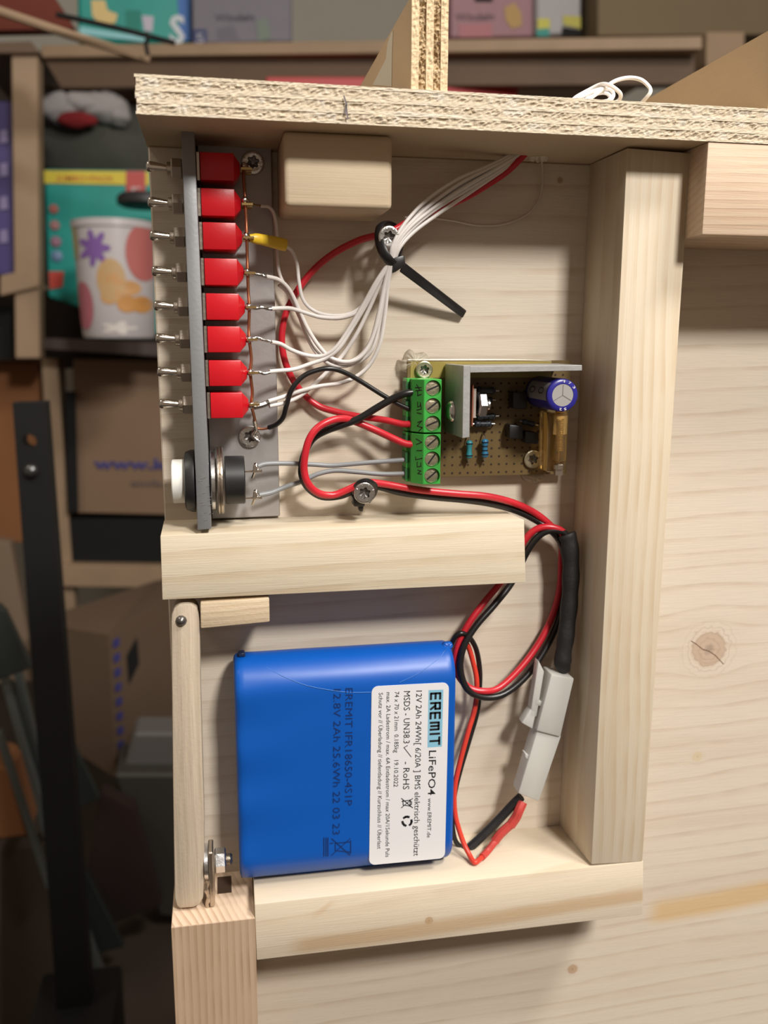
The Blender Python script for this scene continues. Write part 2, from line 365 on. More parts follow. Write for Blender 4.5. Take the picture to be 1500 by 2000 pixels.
def stroke(bm, pts, w, h, nrm=Vector((0, -1, 0))):
    """a flat ribbon with a little thickness (marker strokes, symbols)"""
    for a, b in zip(pts[:-1], pts[1:]):
        d = (b-a); L = d.length
        if L < 1e-9: continue
        d /= L; s = d.cross(nrm).normalized()*w/2; a2 = a-d*w*.3; b2 = b+d*w*.3
        lo = [bm.verts.new(q) for q in (a2-s, a2+s, b2+s, b2-s)]; hi = [bm.verts.new(q.co+nrm*h) for q in lo]
        bm.faces.new(hi); bm.faces.new(lo[::-1])
        for i in range(4): bm.faces.new((lo[i], lo[(i+1) % 4], hi[(i+1) % 4], hi[i]))
    bmesh.ops.recalc_face_normals(bm, faces=bm.faces[:])

# ================================================================== SETTING (room)
FL = -H/S
b = B(); box(b, (-1500, -1200, FL-20), (3000, 2300, FL)); struct(obj('floor', b, mat('dark_concrete_floor', (.045, .031, .022), .8, bump=.4, bscale=30, var=.25, vscale=6)))
b = B(); box(b, (-1500, 2300, FL), (3000, 2340, 1500)); struct(obj('wall_back', b, mat('grey_plastered_wall', (.40, .39, .34), .9, bump=.3, bscale=60, var=.05, vscale=5)))
b = B(); box(b, (-1500, -1200, FL), (-1460, 2300, 1500)); struct(obj('wall_left', b, mat('grey_plaster_side', (.33, .30, .26), .9, var=.05, vscale=5)))

# ================================================================== LARGE WOODEN PIECES
def rough_edges(o): return o
# spruce panel
b = B(); v, f = box(b, (-32.3, 0, FL), (420, 20, 0))
bevel(b, .5, 1)
panel = tag(obj('spruce_board', b, m_panel, loc=ORG), 'large planed spruce board with a cracked knot, backing all the battens and electronics', 'board')
# the crack in the big knot
b = B(); cpts = [U(1350, 1252, 0), U(1360, 1258, 0), U(1372, 1268, 0), U(1385, 1272, 0), U(1397, 1280, 0), U(1413, 1297, 0)]
stroke(b, [W(p.x, p.y, p.z) for p in cpts], .32*S, .03*S)
obj('knot_crack', b, mat('knot_crack_dark', (.12, .06, .03), .9), panel)['label'] = 'dark crack across the knot'

# plywood shelf: seven plies, each its own part, with a ragged front edge
def ply_layer(x0, x1, y0, y1, z0, z1, rag, m_edge, face, nx=420, nz=4, seed=0, slope=0.0, axis='X'):
    bm = B(); g = []
    for i in range(nx+1):
        a = x0+(x1-x0)*i/nx; row = []
        for j in range(nz+1):
            c = z0+(z1-z0)*j/nz
            e = 0.15 if j in (0, nz) else 1.0
            d = noise.fractal(Vector((a*.9+seed*31, c*1.1, seed*5.0)), .8, 2.1, 4)*rag*e + noise.noise(Vector((a*.12, seed*3.0, 0)))*rag*.6
            if axis == 'X': row.append(bm.verts.new(W(a, y0+d, c)))
            else: row.append(bm.verts.new(W(c, y0+d, a)))
        g.append(row)
    for i in range(nx):
        for j in range(nz):
            bm.faces.new((g[i][j], g[i+1][j], g[i+1][j+1], g[i][j+1]))
    def back(a, c): return bm.verts.new(W(a, y1, c) if axis == 'X' else W(c, y1, a))
    q = [back(x0, z0), back(x1, z0), back(x1, z1), back(x0, z1)]
    F = []
    F.append(bm.faces.new([g[i][0] for i in range(nx, -1, -1)]+[q[0], q[1]]))
    F.append(bm.faces.new([g[i][nz] for i in range(nx+1)]+[q[2], q[3]]))
    F.append(bm.faces.new([g[0][j] for j in range(nz+1)]+[q[3], q[0]]))
    F.append(bm.faces.new([g[nx][j] for j in range(nz, -1, -1)]+[q[1], q[2]]))
    F.append(bm.faces.new((q[0], q[3], q[2], q[1])))
    for f in F: f.material_index = 1
    bmesh.ops.recalc_face_normals(bm, faces=bm.faces[:])
    return bm, [m_edge, face]
shelf = empty('plywood_shelf', W(-32, 60, 0)); tag(shelf, 'pale plywood shelf with ragged sawn edge and pencil mark, capping the panel', 'plywood')
zs = [0.03, .75, 2.9, 4.15, 6.2, 7.5, 9.65, 10.5]
for k in range(7):
    end = k % 2 == 1
    bm, ms = ply_layer(-32.6+.2*(k % 3), 330, -41.3+(.15 if end else 0), 90, zs[k], zs[k+1], 0.62 if end else .2, m_plyend if end else m_plylong, m_plyface, seed=k+1)
    obj('plywood_ply', bm, ms, shelf)
# pencil mark on the edge
b = B()
for k, (a, c) in enumerate((((672, 188), (677, 205)), ((677, 200), (674, 222)), ((676, 205), (679, 232)))):
    stroke(b, [M(*a, -42.1), M(*c, -42.1)], .45*S, .05*S)
obj('pencil_mark', b, mat('pencil_graphite', (.14, .12, .13), .7), shelf)

def divider(name, x0, x1, ytop, label, smear=None, yf=-39.5, ang=0.0):
    t = empty(name, W((x0+x1)/2, 0, 10.5)); tag(t, label, 'plywood', 'plywood dividers standing on the shelf')
    xs = [x0+(x1-x0)*k/5 for k in range(6)]
    for k in range(5):
        end = k % 2 == 1 or k == 0
        end = k in (1, 3) or k == 4
        end = k in (0, 2, 4) if False else k in (1, 3)
        bm, ms = ply_layer(10.55, ytop, yf+(.4 if end else 0), 62, xs[k], xs[k+1], 1.1 if end else .3, m_divend if end else m_divlong, m_plyface, nx=60, nz=6, seed=k+11, axis='Z')
        obj('plywood_ply', bm, ms, t)
    return t
dv = divider('plywood_divider', 46.2, 57.2, 36.5, 'upright plywood divider, its torn edge facing the viewer, left of the wire coil')
b = B(); X = 46.12
def sidep(px, py):                    # point on the divider's left face at a pixel
    d = FW*FPX + RT*(px-750) - UP*(py-1000); t = (X-CAM.x)/d.x; q = CAM + d*t; return W(*q)
poly = [sidep(*p) for p in ((764, 64), (768, 60), (766, 100), (765, 169), (742, 167), (728, 166), (741, 140), (754, 115), (757, 85))]
f = b.faces.new([b.verts.new(p) for p in poly]); r = bmesh.ops.extrude_face_region(b, geom=[f])
for e in r['geom']:
    if isinstance(e, bmesh.types.BMVert): e.co.x -= .06*S
bmesh.ops.recalc_face_normals(b, faces=b.faces[:])
obj('filler_smear', b, m_white_smear, dv)['label'] = 'dried white filler smear'
divider('plywood_divider', 162.3, 173.3, 34.9, 'plywood divider at the right of the shelf, showing only its smooth side', yf=-39.5)

# blocks and battens
def batten(name, bm, m, label, cat='batten', w=.5, seg=2, group=None, rag=.12):
    bevel(bm, w, seg)
    return tag(obj(name, bm, m, loc=ORG, smooth=True), label, cat, group)
b = B(); box(b, (9.1, -30, -21.8), (42.6, 0, 0)); batten('glue_block', b, m_block, 'small smooth wooden block with rounded edges hanging under the left of the plywood shelf', 'block', 1.7, 3)
b = B()
hexa(b, [U(1225, 289, -30), U(1350, 299, -30), U(1255, 1683, -30), U(1155, 1689, -30)], [U(1152, 321, 0), Vector((141.6, 0, -1)), Vector((139.5, 0, -255.6)), U(1092, 1612, 0)])
post = batten('spruce_post', b, m_post, 'tall upright batten with pale front face, right of the circuit board and battery', w=.35)
b = B(); box(b, (141.6, -41, -28.1), (330, 0, -.05)); batten('shelf_batten', b, m_rblock, 'wide horizontal batten under the shelf at the top right corner', w=.35)
b = B()
hexa(b, [U(313, 1047, -22.8), U(1024, 1015, -22.8), U(1027, 1138, -22.8), U(317, 1172, -22.8)], [Vector((-32.5, 0, -123.6)), Vector((91.8, 0, -124.2)), Vector((91.8, 0, -146)), Vector((-32.5, 0, -146))])
cross = batten('cross_batten', b, m_cross, 'horizontal batten across the middle, between the switches and the blue battery', w=.3)
b = B(); hexa(b, [U(497, 1766, -30), U(1257, 1682, -30), U(1256, 1787, -30), U(501, 1876, -30)], [Vector((-5.2, 0, -255.8)), Vector((141.5, 0, -255.8)), Vector((141.2, 0, -278.4)), Vector((-5.2, 0, -278.4))])
ledge = batten('ledge_batten', b, m_ledge, 'horizontal batten carrying the blue battery, brown streak along its front', w=.45)
# bottom left batten with a notch for the latch bolt
b = B(); box(b, (-34.4, -30, FL), (-5.55, 0, -261.5)); 
bevel(b, .2, 1)
for f in b.faces:
    if f.normal.z > .9: f.material_index = 1
leg = tag(obj('corner_batten', b, [m_leg, m_legend], loc=ORG), 'upright batten with close brown growth rings under the wooden latch, lower left', 'batten')
b = B(); q = [(421, 1722), (450, 1722), (446, 1762), (424, 1760)]
box(b, (-18.6, -13.5, -262.5), (-13.4, -3, -261.4))
obj('drilled_notch', b, mat('drilled_hole_dark', (.05, .025, .012), .9), leg)['label'] = 'dark notch for the latch bolt'

# latch lever with rounded head
lever = empty('wooden_latch', M(366, 1775, -18)); tag(lever, 'upright rounded wooden latch strip with a nail through its top, left of the battery', 'latch')
b = B()
def lev(px, py): return U(px, py, -22)
out = []
topc = [(334, 1215), (335, 1200), (340, 1188), (350, 1180), (362, 1178), (374, 1179), (384, 1187), (388, 1198), (390, 1215)]
botc = [(399, 1600), (399, 1700), (397, 1755), (390, 1767), (378, 1773), (352, 1775), (345, 1770), (341, 1755), (337, 1500)]
fr = [b.verts.new(W(*lev(*p))) for p in topc+[(392, 1350)]+botc]
f = b.faces.new(fr); r = bmesh.ops.extrude_face_region(b, geom=[f])
for e in r['geom']:
    if isinstance(e, bmesh.types.BMVert): e.co.y += 9*S
bevel(b, .7, 2)
obj('latch_strip', b, m_lever, lever, smooth=True)
b = B(); n0 = U(354, 1212, -22)
lathe(b, [(1.75, .0), (1.9, .5), (1.5, 1.3), (.7, 1.9), (.1, 2.1)], (n0.x, -21.7, n0.z), (0, -1, 0), 10)
obj('nail_head', b, m_recess, lever, smooth='all')['label'] = 'dark pointed steel nail tip'
b = B(); hexa(b, [U(391, 1177, -23), U(526, 1168, -23), U(527, 1215, -23), U(392, 1228, -23)], [Vector((p.x, -8, p.z)) for p in (U(391, 1177, -23), U(526, 1168, -23), U(527, 1215, -23), U(392, 1228, -23))])
batten('stop_block', b, m_stop, 'short rough-sawn strip under the left end of the cross batten, beside the latch', 'block', .5)

# latch bolt: washer, bracket, nut, threaded end
bolt = empty('latch_bolt', M(425, 1775, -16)); tag(bolt, 'zinc bolt with washer, nut and bent steel strip beside the foot of the latch', 'bolt')
bc = U(425, 1680, -17)
xa = U(399, 1680, -17).x
b = B(); lathe(b, [(6.2, 0), (6.2, 1.3)], (xa+.05, -17, bc.z), (1, 0, 0), 28); obj('washer', b, m_zinc, bolt, smooth=True)
b = B(); box(b, (xa+1.5, -21.5, bc.z-15.5), (xa+3.3, -12.5, bc.z+6)); bevel(b, .4, 1); obj('steel_strip', b, m_nickel, bolt)['label'] = 'bent steel strip going down into the notch'
b = B(); pts = [W(xa+.8+.3*sin(i*1.3), -20.5, bc.z-4-i*1.3) for i in range(11)]; sweep(b, pts, [.9*S*(1+.25*sin(i*2.1)) for i in range(11)], 8); obj('thread_end', b, m_nickel, bolt, smooth=True)
b = B(); lathe(b, [(3.6, 0), (4.3, .5), (4.3, 3.6), (3.5, 4.1)], (xa+3.6, -17, bc.z), (1, 0, 0), 6); obj('hex_nut', b, m_zinc, bolt)
b = B(); lathe(b, [(1.9, 0)]+[(1.9 if i % 2 else 2.25, .25+i*.28) for i in range(8)]+[(1.5, 2.8)], (xa+7.2, -17, bc.z), (1, 0, 0), 16); obj('bolt_shank', b, m_nickel, bolt, smooth=True)

# ================================================================== SCREWS
def screw(name, px, py, Y, rpx, label, m=m_screw, head=1.6, ring=True, rot=.3, group=None, length=None, axis=(0, -1, 0), star=.5):
    c = U(px, py, Y); r = rpx/ (FPX/(c-CAM).dot(FW))
    t = empty(name, W(c.x, c.y, c.z-r)); tag(t, label, 'screw', group)
    bm = B(); A = Vector(axis); u = Vector((1, 0, 0)); v = Vector((0, 0, 1)); seg = 48; C = W(c.x, c.y, c.z)
    def ringv(f, h): return [bm.verts.new(C + (u*cos(2*pi*k/seg+rot)+v*sin(2*pi*k/seg+rot))*f(2*pi*k/seg)*S + A*h*S) for k in range(seg)]
    st = lambda a: r*star*(1+.17*cos(6*a))
    L = [ringv(lambda a: r*.35, -(length or 1)-.2 if not length else -length), ringv(lambda a: r*.35, -head), ringv(lambda a: r*.96, -head*.35), ringv(lambda a: r, -.15), ringv(lambda a: r*.97, .05), ringv(lambda a: r*.86, .22), ringv(lambda a: r*.72, .12), ringv(st, .12), ringv(lambda a: st(a)*.93, -.75), ringv(lambda a: r*.08, -1.15)]
    for i in range(len(L)-1):
        for k in range(seg):
            f = bm.faces.new((L[i][k], L[i][(k+1) % seg], L[i+1][(k+1) % seg], L[i+1][k])); f.material_index = 1 if i >= 7 else 0
    bm.faces.new(L[0][::-1]); bm.faces.new(L[-1]).material_index = 0
    bmesh.ops.recalc_face_normals(bm, faces=bm.faces[:])
    obj('screw_head', bm, [m, m_recess], t, smooth=True)
    if ring:
        bm = B()
        for k in range(8):
            a = 2*pi*k/8+rot; p0 = C+(u*cos(a)+v*sin(a))*r*.74*S+A*.2*S; p1 = C+(u*cos(a)+v*sin(a))*r*.93*S+A*.12*S
            sweep(bm, [p0, p1], [.28*S, .2*S], 5)
        obj('head_rib', bm, m, t, smooth=True)['kind'] = 'stuff'
    return t
screw('wood_screw', 494, 317, -4.2, 22, 'round torx screw at the top of the aluminium bracket, under the copper wire end', head=1, length=1.1)
screw('wood_screw', 488, 853, -4.2, 21, 'round torx screw on the aluminium bracket where the copper wire ends at the bottom', head=1, length=1.1)
screw('wood_screw', 760, 463, -18.5, 21.5, 'tall silver torx screw holding the long-tailed cable tie', length=18.4)
screw('wood_screw', 712, 963, -17, 21, 'tall silver torx screw holding the red and black cables above the cross batten', length=16.9)
screw('board_screw', 829, 722, -7.0, 17, 'dull yellowish torx screw at the top left corner of the circuit board, in glue', m_screwy, ring=False, length=1.5, head=1)
screw('board_screw', 1041, 897, -6.6, 18, 'dull torx screw at the lower right of the circuit board', m_screwy, ring=False, length=1.2, head=1)

# ================================================================== ALUMINIUM ANGLE
angle = empty('aluminium_bracket', W(-14, -2, -123)); tag(angle, 'grey aluminium angle bracket standing upright at the left, carrying the switches', 'bracket')
b = B()
pl = [U(353, 245, -22.5), U(379, 246, -22.5), U(413, 1033, -22.5), U(386, 1036, -22.5)]
hexa(b, pl, [Vector((p.x, 0-.05, p.z)) for p in pl]); bevel(b, .35, 2); obj('front_flange', b, m_alu_side, angle, smooth=True)
b = B(); bp_ = [Vector((-16.6, -3.1, .2-2)), U(530, 288, -3.1), U(547, 1008, -3.1), Vector((-16, -3.1, -123.2))]
bp_[0].z = bp_[1].z-.2; hexa(b, bp_, [Vector((p.x, -.05, p.z)) for p in bp_]); bevel(b, .25, 1); obj('back_flange', b, m_alu, angle, smooth=True)
b = B()
random.seed(3)
for i in range(16):
    y = 905+random.random()*115; x = 390+(y-900)*.03+random.random()*20
    c = U(x, y, -22.6); stroke(b, [W(c.x-.6, c.y, c.z), W(c.x+.7*random.random(), c.y, c.z+.4*random.random())], .14*S, .02*S)
obj('scratch', b, mat('bright_scratch', (.75, .74, .72), .3, .9), angle)['kind'] = 'stuff'

# ================================================================== TOGGLE SWITCHES
bodyc = [(424, 325), (426, 395), (429, 461), (432, 531), (435, 599), (437.5, 663), (440, 729), (443, 792)]
YC = -13.2
ords = ['top', 'second', 'third', 'fourth', 'fifth', 'sixth', 'seventh', 'bottom']
extra = ['its lever tilted into shade', 'a thin pale wire leaving its lug', 'a yellow sleeve on its wire', 'a twisted white wire end behind it', 'a short straight white wire behind it', 'its white wire sloping down', 'its white wire level', 'two white wires on its lug']
def toggle():
    t = empty('toggle_switch', W(0, 0, 0))
    w = 5.15; h = 4.1
    b = B(); box(b, (-w, -19.9-YC, -h), (w, -5.5-YC, h)); bevel(b, .3, 2); obj('switch_body', b, m_red, t, smooth=True)
    b = B()
    hexa(b, [Vector((w-.1, -19.7-YC, h-.2)), Vector((w+1.9, -17.2-YC, 1.7)), Vector((w+1.9, -17.2-YC, -1.7)), Vector((w-.1, -19.7-YC, -h+.2))],
            [Vector((w-.1, -6-YC, h-.2)), Vector((w+1.9, -8.5-YC, 1.7)), Vector((w+1.9, -8.5-YC, -1.7)), Vector((w-.1, -6-YC, -h+.2))])
    bevel(b, .2, 1); obj('body_end', b, m_red, t, smooth=True)
    b = B(); box(b, (-w-1.1, -19.4-YC, -h-.1), (-w-.1, -6-YC, h+.1)); bevel(b, .12, 1); obj('mounting_frame', b, m_nickel, t)
    for dy in (-4.2, 0, 4.2):
        b = B(); box(b, (w+2.2, dy-.9, -.35), (w+5.6, dy+.9, .35)); obj('solder_lug', b, m_lug, t)
    b = B(); lathe(b, [(2.6, 0), (2.6, 1.5)], (-w-6.6, 0, 0), (-1, 0, 0), 20); lathe(b, [(2.2, 1.5), (2.0, 3.6), (1.5, 3.7)], (-w-6.6, 0, 0), (-1, 0, 0), 20); obj('threaded_bushing', b, m_nickel, t, smooth=True)
    b = B(); lathe(b, [(3.0, 0), (3.3, .3), (3.3, 3.0), (2.9, 3.4)], (-w-5.6, 0, 0), (-1, 0, 0), 6); obj('hex_nut', b, m_nickel, t)
    b = B(); pts = [W(-w-8.8-x*.64, -.04*x, .04*x) for x in (0, 2.5, 5, 8, 10, 11.2, 11.8, 12.1)]
    sweep(b, pts, [r*S for r in (.8, 1.0, 1.25, 1.5, 1.62, 1.55, 1.25, .6)], 16); obj('lever', b, m_chrome, t, smooth=True)
    return t
import itertools
def place_copy(src, loc):
    r = src.copy(); COL.objects.link(r); r.location = loc
    for ch in src.children:
        c = ch.copy(); COL.objects.link(c); c.parent = r
        for g in ch.children: d = g.copy(); COL.objects.link(d); d.parent = c
    return r
proto = toggle(); lugs = []
for i, (cx, cy) in enumerate(bodyc):
    c = U(cx, cy, -19.9); loc = Vector((c.x*S, YC*S, c.z*S))   # children were built at W(...) minus parent location
    t = proto if i == 0 else place_copy(proto, (0, 0, 0))
    t.location = loc + Vector((0, 0, H)); WL[t.name] = t.location.copy()
    tag(t, ords[i]+' red toggle switch in the row of eight, '+extra[i], 'switch', 'red toggle switches on the aluminium bracket')
    if i in (2, 3):
        pass
    lugs.append(c)

# bus wire along the lugs
bus = empty('bus_wire', M(487, 835, -15)); tag(bus, 'bare copper wire soldered down the row of switch lugs', 'wire')
b = B(); bp = [(478, 318, -14), (476, 345, -15), (479, 392, -17), (481, 430, -16.5), (482, 462, -17), (483, 500, -16), (484, 532, -16.5), (485, 570, -16), (487, 600, -16.5), (486, 640, -16), (487, 664, -16.5), (491, 700, -16), (489, 728, -16), (493, 765, -15), (491, 790, -14), (496, 812, -10), (499, 830, -6), (499, 842, -5)]
wire(b, bp, .52); obj('copper_strand', b, m_copper, bus, smooth=True)
for (x, y, Y) in ((478, 325, -14), (480, 392, -17), (482, 462, -17), (484, 532, -16.5), (487, 600, -16.5), (487, 664, -16.5), (490, 728, -16), (492, 792, -14)):
    b = B(); random.seed(int(y))
    pts = [M(x-7, y+2, Y+.6), M(x-3, y, Y), M(x+1, y-1, Y-.2), M(x+6, y+2, Y+.3)]
    sweep(b, cr(pts, 3), [S*r for r in (.4, .7, .9, 1.1, 1.3, 1.2, 1.0, .8, .6, .4)], 8); obj('solder_blob', b, m_solder, bus, smooth='all')
b = B(); wire(b, [(497, 820, -8), (500, 838, -5.5), (493, 850, -5), (505, 862, -5.2)], .8); obj('soldered_end', b, m_solder, bus, smooth=True)

# ================================================================== WIRES
def cable(name, px, r, m, label, group=None, cat='wire', parts=(), n=6, seg=10, flat=None):
    b = B(); wire(b, px, r, n, seg, flat=flat)
    if parts:
        p0 = M(*px[-1]); t = empty(name, p0); tag(t, label, cat, group); obj('insulation', b, m, t, smooth=True)
        for (nm, pp, rr, mm) in parts:
            b = B(); wire(b, pp, rr, 4, 8); obj(nm, b, mm, t, smooth=True)
        return t
    return tag(obj(name, b, m, smooth=True), label, cat, group)
GW = 'white signal wires from the switches'
TI = (768, 492)
cable('signal_wire', [(508, 402, -9), (525, 404, -8), (535, 418, -7), (540, 450, -6), (541, 490, -5.5), (546, 535, -6), (565, 575, -6), (590, 630, -6), (612, 675, -6), (640, 702, -7), (675, 708, -8), (708, 690, -9), (735, 640, -12), (752, 560, -16), (762, 515, -18)], .62, m_wwhite, 'thin pale wire hooked down from the second toggle switch, looping low to the cable tie', GW, parts=(('bare_end', [(488, 396, -15), (498, 400, -12), (510, 402, -9)], .3, m_lug),))
yw = cable('signal_wire', [(556, 480, -11), (570, 490, -9), (580, 515, -8), (584, 550, -8), (592, 585, -8), (612, 606, -8), (645, 616, -9), (685, 612, -10), (715, 590, -12), (738, 550, -15), (758, 518, -17.5)], .62, m_wwhite, 'white wire with a yellow sleeve from the third toggle switch', GW, parts=(('bare_end', [(484, 464, -16.5), (492, 465, -15)], .9, m_solder),))
b = B(); pts = cr([M(487, 465, -16), M(505, 467, -15), M(530, 472, -13), M(558, 479, -11)], 3); sweep(b, pts, [S*r for r in (1.0, 1.2, 1.45, 1.5, 1.5, 1.6, 1.65, 1.7, 1.75, 1.7)], 12, flat=(.8, 1.15)); o = obj('yellow_sleeve', b, m_yellow, yw, smooth=True); o['label'] = 'yellow heat-shrink sleeve'
cable('signal_wire', [(520, 540, -14), (545, 547, -12), (565, 566, -10), (582, 600, -9), (600, 640, -9), (622, 675, -9), (645, 698, -9), (675, 707, -10), (703, 698, -11), (725, 665, -12), (740, 610, -14), (750, 560, -16), (760, 518, -18)], .72, m_wwhite, 'upper white wire arching away from the fourth toggle switch', GW, parts=(('bare_end', [(486, 533, -16), (498, 535, -15), (510, 537, -14.5), (522, 541, -14)], .55, m_solder),))
cable('signal_wire', [(545, 556, -10), (562, 572, -8), (580, 605, -7), (597, 650, -7), (615, 685, -7), (642, 710, -8), (672, 715, -8.5), (705, 704, -9), (728, 680, -11), (745, 620, -13), (754, 560, -16), (763, 520, -18)], .66, m_wwhite, 'lower white wire running just under the arch of the fourth switch wire', GW)
cable('signal_wire', [(530, 603, -14), (550, 602, -12), (570, 603, -10), (600, 612, -9), (630, 620, -9), (670, 620, -10), (705, 605, -12), (728, 570, -14), (745, 535, -16), (762, 512, -18)], .72, m_wwhite, 'white wire leaving the fifth toggle switch straight to the right', GW, parts=(('bare_end', [(488, 600, -16), (500, 602, -15), (512, 600, -15), (524, 603, -14.2), (532, 603, -14)], .55, m_solder),))
cable('signal_wire', [(530, 668, -14), (548, 672, -12), (570, 684, -10), (600, 694, -9), (630, 695, -9), (655, 680, -10), (680, 645, -11), (708, 598, -13), (735, 550, -16), (760, 514, -18)], .72, m_wwhite, 'white wire sloping down from the sixth toggle switch', GW, parts=(('bare_end', [(493, 662, -16), (502, 660, -15), (515, 664, -14.5), (532, 668, -14)], .5, m_solder),))
cable('signal_wire', [(526, 726, -14), (545, 724, -12), (575, 721, -10), (605, 711, -9), (635, 700, -9), (662, 680, -10), (688, 640, -11), (712, 600, -13), (738, 552, -16), (761, 514, -18)], .72, m_wwhite, 'white wire leaving the seventh toggle switch almost level', GW, parts=(('bare_end', [(494, 728, -16), (506, 727, -15), (516, 730, -14.5), (528, 727, -14)], .5, m_solder),))
cable('signal_wire', [(524, 784, -14), (550, 776, -12), (585, 764, -10), (625, 754, -9), (665, 748, -9), (695, 736, -9), (722, 712, -10), (742, 670, -12), (752, 610, -14), (757, 560, -16), (764, 518, -18)], .72, m_wwhite, 'upper of the two white wires from the bottom toggle switch, bowing far right', GW, parts=(('bare_end', [(496, 795, -15), (508, 792, -14.5), (520, 788, -14), (526, 785, -14)], 1.0, m_solder),))
cable('signal_wire', [(526, 793, -13), (555, 787, -11), (585, 774, -9), (612, 752, -8), (640, 725, -8), (668, 695, -8), (695, 655, -10), (720, 605, -12), (742, 555, -15), (762, 516, -18)], .7, m_wwhite, 'lower of the two white wires from the bottom toggle switch', GW)
# bundle from the tie to the hole under the shelf
GB = 'white wires bundled up to the hole in the shelf'
HOLE = (1045, 291)
fan = [(0, 0), (-7, -3), (-12, -8), (6, 3), (11, 7), (-3, 2), (3, -6), (-16, -2)]
blab = ['uppermost white wire of the bundle between cable tie and shelf hole', 'second white wire down in the bundle rising to the shelf hole', 'white wire on the far left edge of the bundle near the shelf hole', 'white wire along the lower side of the rising bundle', 'lowest white wire of the rising bundle', 'white wire in the middle of the rising bundle, partly covered', 'white wire crossing over the middle of the rising bundle', 'white wire sagging at the upper edge of the rising bundle']
for k, (dx, dy) in enumerate(fan):
    s = k*1.7
    pp = [(765+dx*.3, 515+dy*.3, -18+.2*k), (775+dx*.5, 480+dy*.6, -18.5), (800+dx*.8, 445+dy+1.5*sin(s), -18+.3*k), (845+dx*.9, 405+dy*1.5+3*sin(s+1), -16+.3*k), (905+dx*.9, 365+dy*1.6+3*sin(s+2), -14+.3*k), (965+dx*.6, 332+dy*1.2+2*sin(s+3), -11+.3*k), (1012+dx*.4, 303+dy*.8, -9+.3*k), (1036+dx*.3, 285+dy*.2, -9+.3*k), (1046+dx*.3, 268, -8.5+.3*k)]
    cable('bundle_wire', pp, .64, m_wwhite, blab[k], GB)
cable('bundle_wire', [(790, 425, -12), (830, 424, -7), (880, 430, -3), (935, 440, -2), (985, 437, -1.5), (1030, 418, -1.5), (1055, 385, -2), (1060, 340, -3), (1056, 305, -5), (1050, 285, -8), (1049, 268, -8.5)], .42, mat('thin_clear_wire', (.66, .58, .50), .4, trans=.2), 'fine pale wire looping alone below the bundle to the shelf hole', GB)
# glued hole in the shelf underside
hz = U(1047, 291, -8)
b = B(); 
for k in range(9):
    a = k*.7; lathe(b, [(1.0+.5*(k % 2), 0), (.6, .6+.2*(k % 3)), (.15, 1.1)], (hz.x+1.5+2.6*cos(a), -7+2.2*sin(a), -.05), (0, 0, -1), 7)
tag(obj('torn_hole_rim', b, m_plylong, smooth=False), 'splintered rim of the wire hole under the shelf', 'splinters')

# red and black power wires
cable('power_wire', [(805, 828, -13), (785, 828, -12), (750, 820, -10), (700, 813, -7), (660, 805, -5), (620, 792, -3.5), (588, 764, -3), (566, 730, -4), (553, 690, -5), (551, 650, -5), (560, 608, -4.5), (583, 565, -4), (615, 525, -4), (655, 493, -5), (700, 470, -8), (735, 460, -12), (765, 452, -14), (800, 432, -12), (850, 410, -9), (905, 388, -8), (950, 362, -9), (990, 335, -8.5), (1020, 306, -8.5), (1038, 286, -8), (1043, 268, -8)], 1.18, m_wred, 'red wire from the terminal block curving far left and up through the cable tie')
cable('power_wire', [(525, 835, -7), (540, 829, -9), (553, 815, -11), (560, 790, -13), (570, 760, -14), (592, 735, -14), (620, 723, -14), (645, 720, -14), (672, 727, -13), (705, 745, -12), (745, 770, -12), (780, 790, -12), (808, 802, -12)], .85, m_wblack, 'thin black wire from the copper bus wire, arching to the terminal block', parts=(('copper_end', [(500, 836, -5), (512, 838, -6), (527, 836, -7)], .4, m_copper),))
blk = [(808, 766, -14), (790, 769, -14), (768, 778, -13), (735, 797, -12), (700, 818, -11), (665, 831, -10), (635, 842, -9), (612, 856, -8.5), (598, 878, -8.5), (590, 905, -9), (590, 930, -9.5), (603, 954, -9), (630, 970, -8.5), (665, 968, -8), (697, 956, -9), (735, 950, -10), (780, 961, -9.5), (840, 970, -9), (905, 976, -9), (960, 984, -8), (1010, 998, -7), (1050, 1018, -7), (1080, 1040, -9), (1097, 1065, -8), (1104, 1100, -6), (1103, 1150, -4), (1093, 1205, -4), (1068, 1262, -6), (1030, 1318, -9), (985, 1355, -11), (945, 1362, -12), (912, 1345, -12), (899, 1305, -12), (906, 1262, -12), (930, 1222, -11), (965, 1182, -9), (998, 1140, -6.5), (1018, 1100, -7), (1038, 1063, -9), (1062, 1040, -10.5), (1090, 1036, -11.5), (1108, 1048, -11.5), (1112, 1075, -11)]
cable('battery_lead_black', blk, 1.28, m_wblack, 'thick black lead twinned with the red one, looping from terminal block to black sheath', cat='wire', n=5)
red = [(806, 868, -14), (790, 866, -13.5), (765, 855, -12), (735, 841, -10), (700, 826, -9), (672, 818, -11), (645, 822, -13), (620, 836, -14), (604, 858, -14.5), (596, 888, -14.5), (594, 918, -14), (602, 945, -14), (622, 963, -13), (650, 967, -12), (680, 956, -12), (705, 945, -13), (722, 942, -13), (760, 947, -11.5), (820, 957, -11), (890, 964, -11), (950, 969, -10.5), (1000, 981, -9), (1042, 1000, -8), (1075, 1026, -8), (1096, 1052, -6.5), (1096, 1100, -4.5), (1093, 1150, -3), (1080, 1200, -3), (1053, 1255, -5), (1016, 1305, -8), (975, 1343, -10.5), (945, 1350, -12), (915, 1342, -11), (892, 1312, -9.5), (892, 1270, -10), (913, 1222, -9.5), (947, 1175, -7.5), (980, 1135, -5), (1002, 1095, -6), (1025, 1055, -8.5), (1045, 1035, -10), (1070, 1029, -11), (1096, 1036, -11.5), (1110, 1056, -11)]
